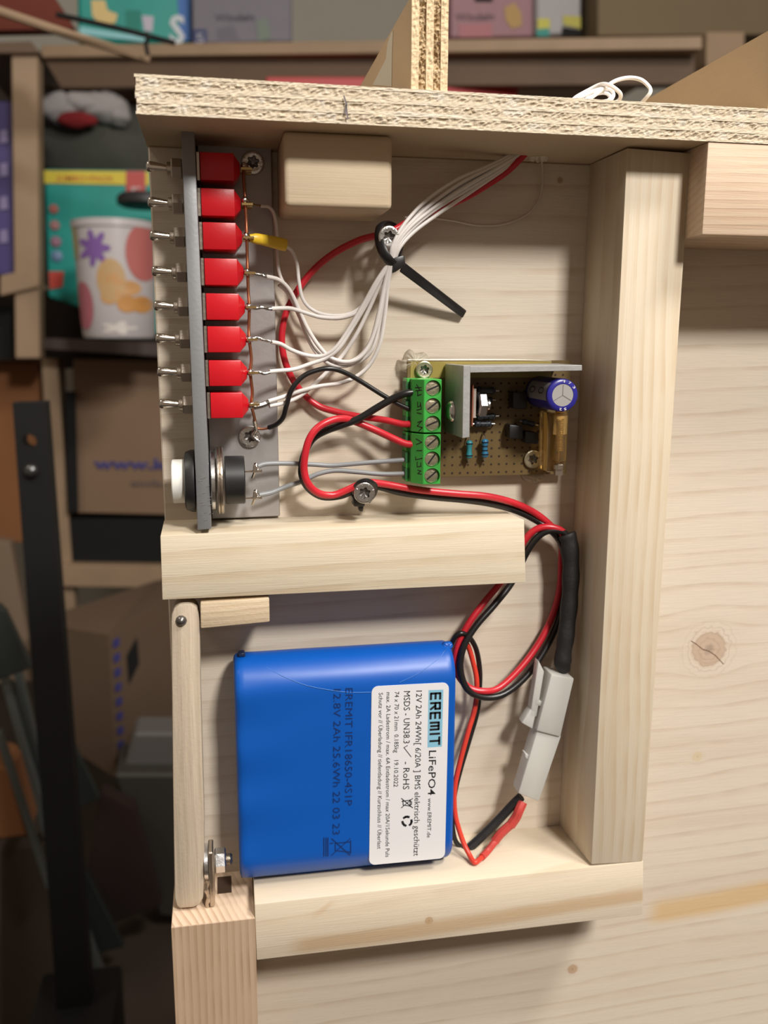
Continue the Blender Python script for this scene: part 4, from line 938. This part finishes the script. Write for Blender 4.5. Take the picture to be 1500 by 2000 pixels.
tline(b, 'Schutz vor // Überladung // tiefentladung // Kurzschluss // Überlast', (740, 1353), (737, 1658), 8.5)
bmesh.ops.recalc_face_normals(b, faces=b.faces[:])
obj('printed_text', b, m_inkb, label_o)
b = B()
def icon(lines, w, x0, x1, y0, y1, dy=PD):   # icon box: u along text (down the picture), v up the text (right in the picture)
    for l in lines: stroke(b, [BF(x0+(x1-x0)*v, y0+(y1-y0)*u, dy) for u, v in l], w*S, .01*S)
BIN = [[(.1, .0), (.9, 1)], [(.1, 1), (.9, 0)], [(.2, .78), (.8, .78)], [(.25, .78), (.33, .15), (.67, .15), (.75, .78)], [(.35, .78), (.38, .9), (.62, .9), (.65, .78)], [(.3, .12), (.38, .06)]]
icon(BIN, .3, 784, 806, 1557, 1580)
for k in range(3):
    a0 = radians(90+120*k+15); a1 = a0+radians(70); cx_, cy_ = 795, 1604
    arc = [BF(cx_+9*cos(a0+(a1-a0)*i/3), cy_+9*sin(a0+(a1-a0)*i/3), PD) for i in range(4)]
    stroke(b, arc, .85*S, .01*S)
obj('recycling_symbol', b, m_inkb, label_o)
# ink-jet print on the wrap (dot-matrix look: thin strokes)
b = B()
tline(b, 'EREMIT IFR18650-4S1P', (675, 1344), (674, 1573), 15, -.008, -.1)
tline(b, '12.8V 2Ah 25.6Wh 22 03 23', (652, 1346), (650, 1630), 15, -.008, -.1)
icon([[(.05, .3), (.95, .9)], [(.05, .9), (.95, .3)], [(.15, .92), (.85, .92)], [(.22, .92), (.3, .42), (.7, .42), (.78, .92)], [(.3, .35), (.3, .25)], [(0, .05), (1, .05)], [(0, .12), (1, .12)], [(0, .18), (1, .18)]], .3, 630, 690, 1636, 1672, -.1)
bmesh.ops.recalc_face_normals(b, faces=b.faces[:])
obj('inkjet_print', b, m_inkblue, bat)['label'] = 'faint dark ink-jet lettering on the blue wrap'

# ================================================================== COIL ON THE SHELF
coil = B(); zt = 10.9
cpx = [(1118, 196), (1128, 188), (1150, 176), (1170, 166), (1185, 165), (1200, 172), (1212, 184), (1208, 197), (1190, 203), (1165, 200), (1140, 196), (1126, 198), (1135, 190), (1155, 180), (1175, 174), (1192, 175), (1198, 186), (1190, 196), (1165, 200), (1145, 198), (1150, 190), (1170, 182), (1185, 182), (1192, 192), (1180, 200), (1160, 202), (1142, 198), (1156, 190), (1180, 172), (1202, 158), (1228, 152), (1252, 156), (1268, 170), (1270, 180), (1263, 190), (1254, 200)]
wire(coil, [(x, y, -20+3*sin(i*.9)) for i, (x, y) in enumerate(cpx)], .66, 5, 8)
tag(obj('wire_coil', coil, mat('bright_white_wire', (.82, .81, .80), .35), smooth=True), 'small loose coil of bright white wire lying on the plywood shelf', 'wire')

# ================================================================== BACKGROUND
def bg(name, c4, Ys, depth, m, label=None, cat=None, parent=None, bev=1.5, group=None):
    b = B(); fr = [U(p[0], p[1], y) for p, y in zip(c4, Ys if isinstance(Ys, (list, tuple)) else [Ys]*4)]
    hexa(b, fr, [Vector((p.x, p.y+depth, p.z)) for p in fr])
    if bev: bevel(b, bev, 1)
    else: bmesh.ops.recalc_face_normals(b, faces=b.faces[:])
    o = obj(name, b, m, parent)
    if label: tag(o, label, cat, group)
    return o
def bgtext(s, p0, p1, cap, Y, m, parent, name='printed_text', bold=.01):
    b = B(); a = M(*p0, Y); e = M(*p1, Y); c = M(p0[0], p0[1]-cap, Y); printed(b, s, a, e-a, c-a, NY, bold); bmesh.ops.recalc_face_normals(b, faces=b.faces[:]); return obj(name, b, m, parent)
def patch(pxs, Y, m, parent, name):
    b = B(); f = b.faces.new([b.verts.new(M(x, y, Y)) for x, y in pxs]); r = bmesh.ops.extrude_face_region(b, geom=[f])
    for e in r['geom']:
        if isinstance(e, bmesh.types.BMVert): e.co.y += .5*S
    bmesh.ops.recalc_face_normals(b, faces=b.faces[:]); return obj(name, b, m, parent)
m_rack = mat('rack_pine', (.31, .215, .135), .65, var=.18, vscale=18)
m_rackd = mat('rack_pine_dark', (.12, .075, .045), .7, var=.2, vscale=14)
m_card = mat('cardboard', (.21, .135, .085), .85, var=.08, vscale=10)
m_card2 = mat('olive_cardboard', (.155, .115, .065), .85, var=.08, vscale=10)
m_orange = mat('orange_brown_cardboard', (.22, .09, .032), .85, var=.15, vscale=9)
m_teal = mat('teal_pack_print', (.0, .27, .235), .4, var=.2, vscale=12)
m_dark = mat('near_black_and_gap_shade', (.003, .003, .003), .9)  # near-black things, and the painted shade in the rack's gaps
m_bluetxt = mat('blue_box_print', (.045, .045, .20), .7)
rack = empty('storage_rack', W(-200, 1350, FL)); tag(rack, 'tall pine storage rack with shelves filled with boxes, behind on the left', 'shelf')
# uprights and boards
bg('upright', [(22, 100), (74, 100), (78, 700), (30, 700)], 1300, 45, m_rack, parent=rack)
bg('upright', [(80, 700), (112, 700), (148, 1200), (108, 1200)], 1420, 40, m_rack, parent=rack)
bg('upright', [(1380, 62), (1455, 62), (1450, 400), (1378, 400)], 1240, 45, m_rack, parent=rack)
bg('shelf_board', [(80, 88), (1372, 70), (1372, 96), (80, 112)], [1500, 1180, 1180, 1500], 480, m_rack, parent=rack)
bg('underside_shade_rail', [(80, 112), (1358, 96), (1358, 165), (80, 172)], [1515, 1215, 1215, 1515], 25, m_rackd, parent=rack)  # dark board standing in for the shaded underside of the top shelf
bg('shelf_board', [(0, 538), (40, 530), (76, 560), (0, 578)], 1290, 300, m_rack, parent=rack)
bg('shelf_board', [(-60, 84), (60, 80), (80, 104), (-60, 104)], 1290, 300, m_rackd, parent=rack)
bg('shelf_board', [(84, 660), (360, 672), (360, 700), (84, 682)], 1330, 400, mat('dark_shelf_board', (.07, .05, .045), .8), parent=rack)
bg('shelf_board', [(118, 1103), (420, 1108), (420, 1150), (118, 1146)], 1400, 500, m_rack, parent=rack)
# top shelf goods
o = bg('nappy_pack', [(150, -60), (372, -60), (372, 86), (152, 84)], 1480, 250, m_teal, 'teal nappy pack marked with a white S on the top shelf', 'pack', bev=6)
bgtext('S', (331, 84), (361, 84), 56, 1478, mat('white_print', (.50, .55, .60), .5), o, bold=.03)
patch([(345, -20), (373, -20), (373, 80), (352, 80)], 1479, mat('deep_blue_print', (.02, .12, .40), .5), o, 'blue_corner')
patch([(178, 0), (205, 0), (210, 20), (230, 28), (225, 45), (195, 48), (180, 30)], 1478.5, mat('cream_print', (.62, .47, .20), .6), o, 'cream_picture')
patch([(277, 30), (300, 32), (298, 62), (282, 60)], 1478.5, mat('pale_print', (.45, .43, .52), .6), o, 'pale_picture')
patch([(245, 20), (275, 20), (275, 60), (247, 58)], 1478.4, mat('dark_teal_print', (.0, .19, .15), .6), o, 'dark_square')
patch([(155, 52), (285, 72), (285, 82), (155, 66)], 1478.2, mat('pale_teal_gloss', (.25, .55, .60), .3), o, 'light_band')
o = bg('nappy_pack', [(374, -60), (570, -60), (571, 82), (376, 86)], 1440, 250, mat('grey_violet_carton', (.145, .135, .165), .6, var=.08), 'grey-violet nappy carton with dark lettering on the top shelf', 'pack', bev=3)
bgtext('Windeln', (420, 41), (497, 39), 14, 1438, mat('dark_print', (.05, .04, .07), .6), o)
patch([(376, 57), (404, 57), (404, 87), (378, 88)], 1438.5, mat('navy_print', (.02, .03, .12), .6), o, 'size_square')
bgtext('5', (383, 84), (399, 84), 20, 1437, mat('pale_digit', (.30, .30, .35), .6), o)
patch([(500, 40), (522, 35), (530, 75), (505, 82)], 1438.5, mat('sage_print', (.13, .17, .14), .6), o, 'leaf_print')
patch([(425, 55), (455, 50), (470, 82), (425, 84)], 1438.5, mat('grey_print', (.11, .10, .13), .6), o, 'bear_print')
o = bg('nappy_pack', [(880, -60), (1044, -60), (1044, 72), (880, 74)], 1320, 250, mat('dusty_pink_carton', (.27, .14, .165), .6, var=.06), 'dusty pink nappy carton beside the plywood divider on the top shelf', 'pack', bev=3)
bgtext('Windeln', (890, 40), (965, 38), 15, 1318, mat('dark_rose_print', (.10, .05, .06), .6), o)
patch([(985, 15), (1005, 5), (1018, 25), (1020, 50), (1000, 56), (988, 40)], 1318.5, mat('ochre_print', (.35, .22, .07), .6), o, 'giraffe_print')
patch([(896, 48), (960, 45), (962, 72), (897, 73)], 1318.5, mat('rose_print', (.33, .12, .14), .6), o, 'rose_patch')
patch([(925, -20), (965, -20), (962, 3), (928, 3)], 1318.5, m_dark, o, 'dark_patch')
o = bg('small_pack', [(1048, -60), (1137, -60), (1135, 66), (1048, 70)], 1300, 180, mat('pale_grey_pack', (.30, .29, .30), .5), 'small pale pack with yellow and teal foot on the top shelf', 'pack', bev=4)
patch([(1050, 36), (1074, 36), (1074, 56), (1050, 58)], 1298, mat('yellow_print', (.42, .40, .04), .5), o, 'yellow_patch')
patch([(1100, 30), (1134, 32), (1134, 56), (1100, 48)], 1298, mat('yellow_print_b', (.36, .33, .04), .5), o, 'yellow_patch')
patch([(1048, 57), (1073, 55), (1073, 71), (1048, 71)], 1297.5, mat('teal_print', (.0, .20, .17), .5), o, 'teal_patch')
patch([(1098, 52), (1135, 58), (1133, 70), (1098, 70)], 1297.5, m_dark, o, 'black_patch')
bg('large_carton', [(1168, -80), (1700, -80), (1700, 66), (1168, 70)], 1260, 300, m_card2, 'large olive brown carton filling the top right of the rack', 'box')
bg('red_crate', [(520, 150), (1012, 152), (1012, 300), (520, 300)], 1330, 300, mat('red_plastic_crate', (.42, .012, .012), .5), 'red crate just visible over the plywood shelf', 'crate')
# left bay
o = bg('soap_box', [(-60, 196), (24, 198), (34, 536), (-60, 538)], 1330, 200, mat('violet_blue_carton', (.055, .04, .17), .5, var=.3, vscale=20), 'violet-blue carton standing at the far left edge', 'box')
for k in range(4): patch([(0, 255+k*65), (14, 253+k*65), (16, 278+k*65), (0, 280+k*65)], 1327, mat('lilac_print', (.22, .19, .35), .5), o, 'lilac_patch')
bg('dark_backing', [(-80, 90), (420, 120), (420, 720), (-80, 720)], 1780, 20, mat('dark_brown_backing', (.022, .014, .010), .9), 'dark brown board closing the back of the rack', 'board')
# grey bag with white fleece and red lining
def lump(name, c, r, m, label, cat, parent=None, amp=.12, sq=1, seed=0, sub=4):
    b = B(); bmesh.ops.create_icosphere(b, subdivisions=sub, radius=1)
    for v in b.verts:
        n = v.co.normalized(); d = 1+amp*noise.fractal(n*1.6+Vector((seed, 0, 0)), 1, 2, 3)
        v.co = W(*c) + Vector((n.x*r[0]*d*S, n.y*r[1]*d*S, n.z*r[2]*d*S))
    o = obj(name, b, m, parent, smooth='all')
    if label: tag(o, label, cat)
    return o
bagc = U(200, 270, 1450)
bag = empty('storage_bag', W(bagc.x, bagc.y, bagc.z-70)); tag(bag, 'dark green-grey fabric bag with white fleece rim on the rack', 'bag')
lump('bag_body', U(215, 285, 1570), (140, 55, 84), mat('dark_grey_green_cloth', (.06, .062, .05), .9, var=.25, vscale=12), None, None, bag, .1, seed=1)
for (x, y, rr, k) in ((110, 208, (40, 25, 28), 1), (160, 202, (42, 25, 20), 2), (205, 210, (40, 25, 27), 4), (232, 220, (22, 22, 26), 3)):
    lump('fleece_rim', U(x, y, 1505), rr, mat('white_fleece', (.33, .31, .31), .95), None, None, bag, .25, seed=k+3, sub=3)
lump('red_lining', U(150, 234, 1490), (36, 12, 14), mat('dark_red_lining', (.19, .008, .010), .9), None, None, bag, .15, seed=8, sub=3)
# jumbo pack
o = bg('jumbo_pack', [(86, 330), (330, 333), (330, 660), (94, 580)], 1380, 110, m_teal, 'teal jumbo nappy pack with a yellow strip behind the flowered pot', 'pack', bev=3)
patch([(86, 333), (292, 335), (292, 362), (87, 358)], 1378, mat('yellow_strip', (.62, .50, .03), .5), o, 'yellow_strip')
bgtext('JUMBO+PACK', (110, 353), (222, 354), 11, 1377, mat('red_lettering', (.50, .12, .03), .5), o)
patch([(246, 334), (284, 334), (284, 392), (246, 390)], 1376.5, mat('red_tab', (.45, .06, .05), .5), o, 'red_tab')
bgtext('5', (254, 386), (276, 386), 22, 1376, mat('pale_pink_print', (.5, .4, .4), .5), o)
for k, (yy, cc_) in enumerate(((408, (.40, .12, .10)), (440, (.35, .16, .16)), (472, (.30, .15, .22)), (500, (.15, .25, .40)))):
    b = B(); lathe(b, [(8+k*.6, 0), (7, 2), (.2, 2.4)], U(105+k*2, yy, 1377), (0, -1, 0), 14); obj('round_badge', b, mat('badge_%s' % ('red', 'rose', 'mauve', 'blue')[k], cc_, .5), o, smooth=True)
patch([(95, 530), (125, 530), (122, 560), (97, 565)], 1376.5, mat('orange_red_print', (.50, .05, .03), .5), o, 'red_heart')
# pan lid between pack and pot
b = B(); pc = U(285, 405, 1260); lathe(b, [(38, 0), (46, 4), (46, 14), (40, 20)], tuple(pc), (0, 0, 1), 28); 
tag(obj('dark_bowl', b, mat('dark_grey_bowl', (.03, .03, .032), .5), smooth=True), 'dark bowl behind the rim of the flowered pot', 'bowl')
# flowered pot
pot = empty('flower_pot', M(215, 662, 1120)); tag(pot, 'white flower pot printed with purple, orange and red blossoms, on the rack', 'pot')
pt0 = U(213, 425, 1100); pt1 = U(213, 660, 1100); Rr = (U(297, 425, 1100).x-U(130, 425, 1100).x)/2; PCY = 1100+Rr
hgt = pt0.z-pt1.z; b = B()
lathe(b, [(Rr*.86, 0), (Rr*.9, 4), (Rr*.96, hgt*.5), (Rr, hgt*.93), (Rr*1.04, hgt*.94), (Rr*1.04, hgt), (Rr*.97, hgt), (Rr*.95, hgt-10), (Rr*.85, 12)], (pt0.x, PCY, pt1.z), (0, 0, 1), 48)
obj('pot_shell', b, mat('white_glazed_ceramic', (.50, .47, .48), .35), pot, smooth=True)
def potpatch(name, u, v, ru, rv, col, lobes=0, rot=0.0):   # flat printed motif wrapped on the pot; u,v in pixels
    b = B(); n = 40; vv = []
    cen = None
    def pt(px, py, lift):
        a = (px-213)/ (83.5) ; a = max(-.96, min(.96, a)); th = math.asin(a); f = (py-425)/235; z = pt0.z-hgt*f
        rad = Rr*(1-.12*f)+lift; return W(pt0.x+rad*sin(th), PCY-rad*cos(th), z)
    c0 = b.verts.new(pt(u, v, 2.2))
    mid = []; 
    for k in range(n):
        t = 2*pi*k/n+rot; q = 1 if not lobes else .45+.55*abs(cos(lobes*t/2))**1.5
        mid.append([b.verts.new(pt(u+ru*q*s*cos(t), v+rv*q*s*sin(t), 2.2)) for s in (.5, 1)])
    for k in range(n):
        b.faces.new((c0, mid[k][0], mid[(k+1) % n][0])); b.faces.new((mid[k][0], mid[k][1], mid[(k+1) % n][1], mid[(k+1) % n][0]))
    bmesh.ops.recalc_face_normals(b, faces=b.faces[:]); obj(name, b, mat(name+'_print', col, .5), pot, smooth='all')
potpatch('purple_leaf', 180, 483, 34, 38, (.20, .10, .34), 7, .4)
potpatch('red_blossom', 275, 490, 34, 55, (.46, .14, .13))
potpatch('yellow_stem', 136, 465, 9, 40, (.42, .36, .16))
potpatch('orange_blossom', 220, 560, 50, 36, (.55, .30, .12), 3, .6)
potpatch('peach_blossom', 210, 545, 30, 42, (.50, .33, .16))
potpatch('rose_blossom', 146, 595, 22, 48, (.42, .13, .16))
potpatch('orange_petal', 255, 592, 36, 30, (.52, .25, .07), 2, .5)
potpatch('white_daisy', 220, 640, 42, 14, (.62, .58, .55), 5)
# cartons below
o = bg('moving_carton', [(142, 700), (420, 706), (420, 1008), (150, 1002)], 1420, 350, m_card, 'brown moving carton with blue web address lettering on the middle shelf', 'box', bev=2)
bgtext('www.kl', (183, 915), (330, 916), 21, 1416, m_bluetxt, o, bold=.03)
bgtext('einfach', (255, 949), (345, 950), 13, 1416, mat('faint_grey_print', (.12, .09, .09), .7), o)
bg('gap_shade_strip', [(126, 765), (146, 765), (152, 1000), (132, 1000)], 1400, 14, m_dark, 'narrow black strip standing in for the shade beside the moving carton', 'crate')  # black strip paints the shade beside the carton
bg('gap_shade_block', [(130, 1014), (420, 1016), (420, 1100), (136, 1098)], 1425, 300, m_dark, 'black block standing in for the shaded gap under the moving carton', 'box')  # no real box: black fill for the shaded gap below the carton
bg('orange_carton', [(-90, 708), (76, 708), (88, 1060), (-70, 1060)], 1450, 300, m_orange, 'orange-brown carton at the left behind the black steel bar', 'box')
bg('gap_shade_slab', [(-60, 596), (48, 596), (48, 702), (-60, 706)], 1380, 200, m_dark, 'black slab standing in for the shaded gap under the left shelf board', 'gap shade')  # shade of the gap below the left board, made as a black slab
# big carton in perspective: corner edge towards the viewer
b = B()
def P3(px, py, Y): return U(px, py, Y)
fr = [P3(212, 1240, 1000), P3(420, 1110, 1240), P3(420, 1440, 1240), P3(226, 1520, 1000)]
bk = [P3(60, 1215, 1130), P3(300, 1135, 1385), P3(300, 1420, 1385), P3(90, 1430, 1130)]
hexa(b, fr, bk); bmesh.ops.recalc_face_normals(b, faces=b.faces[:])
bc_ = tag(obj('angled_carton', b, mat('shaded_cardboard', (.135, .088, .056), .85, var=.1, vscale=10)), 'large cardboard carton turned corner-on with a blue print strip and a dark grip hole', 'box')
def onq(u, v, lift=2.0):
    a = fr[0].lerp(fr[1], u); c = fr[3].lerp(fr[2], u); q = a.lerp(c, v); n = (fr[1]-fr[0]).cross(fr[3]-fr[0]).normalized()
    if n.y > 0: n = -n
    return W(*(q+n*lift))
for k in range(9):
    b = B(); v0 = .05+k*.1; f = b.faces.new([b.verts.new(onq(*q)) for q in ((.025, v0), (.075, v0), (.075, v0+.055), (.025, v0+.055))])
    obj('blue_print_mark', b, m_bluetxt, bc_)
b = B(); f = b.faces.new([b.verts.new(onq(*q)) for q in ((.13, .2), (.22, .12), (.23, .3), (.14, .4))]); obj('grip_hole', b, m_dark, bc_)
# brown cloth, tub, floor clutter
bg('white_tub', [(262, 1432), (352, 1432), (352, 1508), (240, 1506)], 900, 60, mat('dull_white_plastic', (.14, .135, .13), .6), 'dull white plastic tub on the floor boards', 'tub', bev=4)
bg('grey_storage_box', [(222, 1512), (420, 1512), (420, 1800), (310, 1790)], 870, 100, mat('grey_green_plastic', (.05, .046, .04), .6), 'grey-green storage box under the white tub', 'box', bev=4)
bg('orange_parcel', [(-60, 1480), (20, 1500), (58, 1635), (-60, 1650)], 640, 60, m_orange, 'orange-brown parcel low at the left edge', 'box', bev=4)
b = B(); fr2 = [P3(196, 1548, 815), P3(262, 1580, 815), P3(318, 1770, 815), P3(150, 1830, 815)]; hexa(b, fr2, [p+Vector((0, 30, 0)) for p in fr2]); bevel(b, 4, 2)
tag(obj('maroon_cloth', b, mat('dark_maroon_cloth', (.022, .010, .008), .95, bump=.3), smooth=True), 'dark maroon cloth hanging low behind the metal profiles', 'cloth')
b = B(); fr2 = [P3(0, 1660, 700), P3(120, 1640, 700), P3(120, 1990, 700), P3(0, 2040, 700)]; hexa(b, fr2, [p+Vector((0, 30, 0)) for p in fr2]); bevel(b, 4, 2)
tag(obj('brown_board', b, mat('dark_brown_board', (.035, .022, .013), .9, var=.3, vscale=8)), 'dark brown board leaning at the lower left corner', 'board')
bg('pale_board', [(-60, 1050), (20, 1060), (72, 1330), (-60, 1340)], 1250, 30, mat('pale_brown_panel', (.19, .135, .09), .8), 'pale brown board behind the leaning metal profiles', 'board')
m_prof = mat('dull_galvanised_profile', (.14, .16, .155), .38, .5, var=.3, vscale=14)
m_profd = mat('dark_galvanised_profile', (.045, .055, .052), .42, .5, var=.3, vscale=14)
GP = 'metal profiles leaning at the lower left'
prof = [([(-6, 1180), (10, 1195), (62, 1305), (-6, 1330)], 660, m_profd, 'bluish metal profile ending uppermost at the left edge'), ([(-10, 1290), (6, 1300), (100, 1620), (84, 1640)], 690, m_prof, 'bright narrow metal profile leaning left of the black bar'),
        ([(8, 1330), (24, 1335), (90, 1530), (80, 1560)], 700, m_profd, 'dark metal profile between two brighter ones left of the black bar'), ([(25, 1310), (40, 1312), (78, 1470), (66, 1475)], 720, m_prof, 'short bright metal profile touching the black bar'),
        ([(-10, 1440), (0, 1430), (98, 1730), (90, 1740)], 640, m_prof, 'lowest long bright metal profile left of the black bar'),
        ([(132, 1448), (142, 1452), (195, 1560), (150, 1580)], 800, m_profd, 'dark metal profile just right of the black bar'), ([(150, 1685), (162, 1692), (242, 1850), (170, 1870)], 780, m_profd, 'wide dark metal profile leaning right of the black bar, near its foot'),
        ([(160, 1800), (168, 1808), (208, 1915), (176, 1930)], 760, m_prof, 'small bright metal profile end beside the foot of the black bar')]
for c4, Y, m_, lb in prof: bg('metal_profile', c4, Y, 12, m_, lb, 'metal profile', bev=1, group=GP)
# black steel bar with hole and bolt
bar = empty('steel_bar', M(150, 1990, 560)); tag(bar, 'upright black steel bar with a hole and a dome bolt near its top', 'bar')
b = B(); TLp, TRp, BRp, BLp = U(24, 787, 540), U(88, 785, 540), U(180, 1985, 540), U(112, 1985, 540)
hc = U(57, 862, 540); n = 24
ring = [Vector((hc.x+6.3*cos(2*pi*k/n+pi*.75), 540, hc.z+6.3*sin(2*pi*k/n+pi*.75))) for k in range(n)]   # starts at top left, runs anticlockwise
mid_l = TLp.lerp(BLp, .14); mid_r = TRp.lerp(BRp, .14)
for dy, flip in ((0, False), (24, True)):
    o4 = [b.verts.new(W(p.x, p.y+dy, p.z)) for p in (TLp, mid_l, mid_r, TRp)]; rv = [b.verts.new(W(p.x, p.y+dy, p.z)) for p in ring]
    q = n//4
    for s in range(4):
        seg_ = [rv[(s*q+i) % n] for i in range(q+1)]; b.faces.new([o4[s], o4[(s+1) % 4]] + seg_[::-1])
    lo = [b.verts.new(W(p.x, p.y+dy, p.z)) for p in (BLp, BRp)]; b.faces.new([o4[1], lo[0], lo[1], o4[2]])
    if dy == 0: A_, RA, LA = o4, rv, lo
    else: B_, RB, LB = o4, rv, lo
for k in range(n): b.faces.new((RA[k], RA[(k+1) % n], RB[(k+1) % n], RB[k]))
for a_, c_ in ((0, 1), (2, 3), (3, 0)): b.faces.new((A_[a_], A_[c_], B_[c_], B_[a_]))
b.faces.new((A_[1], LA[0], LB[0], B_[1])); b.faces.new((LA[0], LA[1], LB[1], LB[0])); b.faces.new((LA[1], A_[2], B_[2], LB[1]))
bmesh.ops.recalc_face_normals(b, faces=b.faces[:]); obj('flat_bar', b, m_steelblack, bar)
b = B(); bc2 = U(61, 920, 540); lathe(b, [(7, 0), (7, 1.5), (5.8, 4), (3, 5.6), (.4, 6)], tuple(bc2), (0, -1, 0), 24); obj('dome_bolt', b, mat('dark_steel_bolt', (.12, .12, .12), .3, .9), bar, smooth=True)
b = B(); ft = U(145, 1968, 540); box(b, (ft.x-42, 500, FL), (ft.x+42, 600, ft.z)); bevel(b, 4, 2); obj('bar_foot', b, m_steelblack, bar, smooth=True)
# top left: wooden rod, dark rod with cord, red cloth
b = B(); sweep(b, [M(-30, 12, 900), M(130, 66, 900), M(293, 116, 900)], 5.5*S, 8); tag(obj('wooden_rod', b, m_rack, smooth=True), 'thin wooden rod crossing the upper left corner', 'rod')
rod = empty('dark_rod', M(290, 70, 860)); tag(rod, 'thin dark rod with a knotted cord near its end, upper left', 'rod')
b = B(); sweep(b, [M(110, 28, 860), M(230, 55, 860), M(342, 84, 860)], 3.2*S, 8); obj('rod_shaft', b, m_dark, rod, smooth=True)
b = B(); wire(b, [(286, 66, 855), (290, 74, 852), (285, 84, 855), (287, 98, 855), (289, 108, 855)], 2.6, 4, 8); obj('knotted_cord', b, m_dark, rod, smooth=True)
b = B(); fr2 = [P3(-60, -60, 1000), P3(85, -40, 1000), P3(150, 58, 1000), P3(-60, 62, 1000)]; hexa(b, fr2, [p+Vector((0, 25, 0)) for p in fr2]); bevel(b, 6, 2)
tag(obj('red_cloth', b, mat('dark_red_cloth', (.11, .022, .012), .95, bump=.3), smooth=True), 'dark red cloth hanging in the upper left corner', 'cloth')
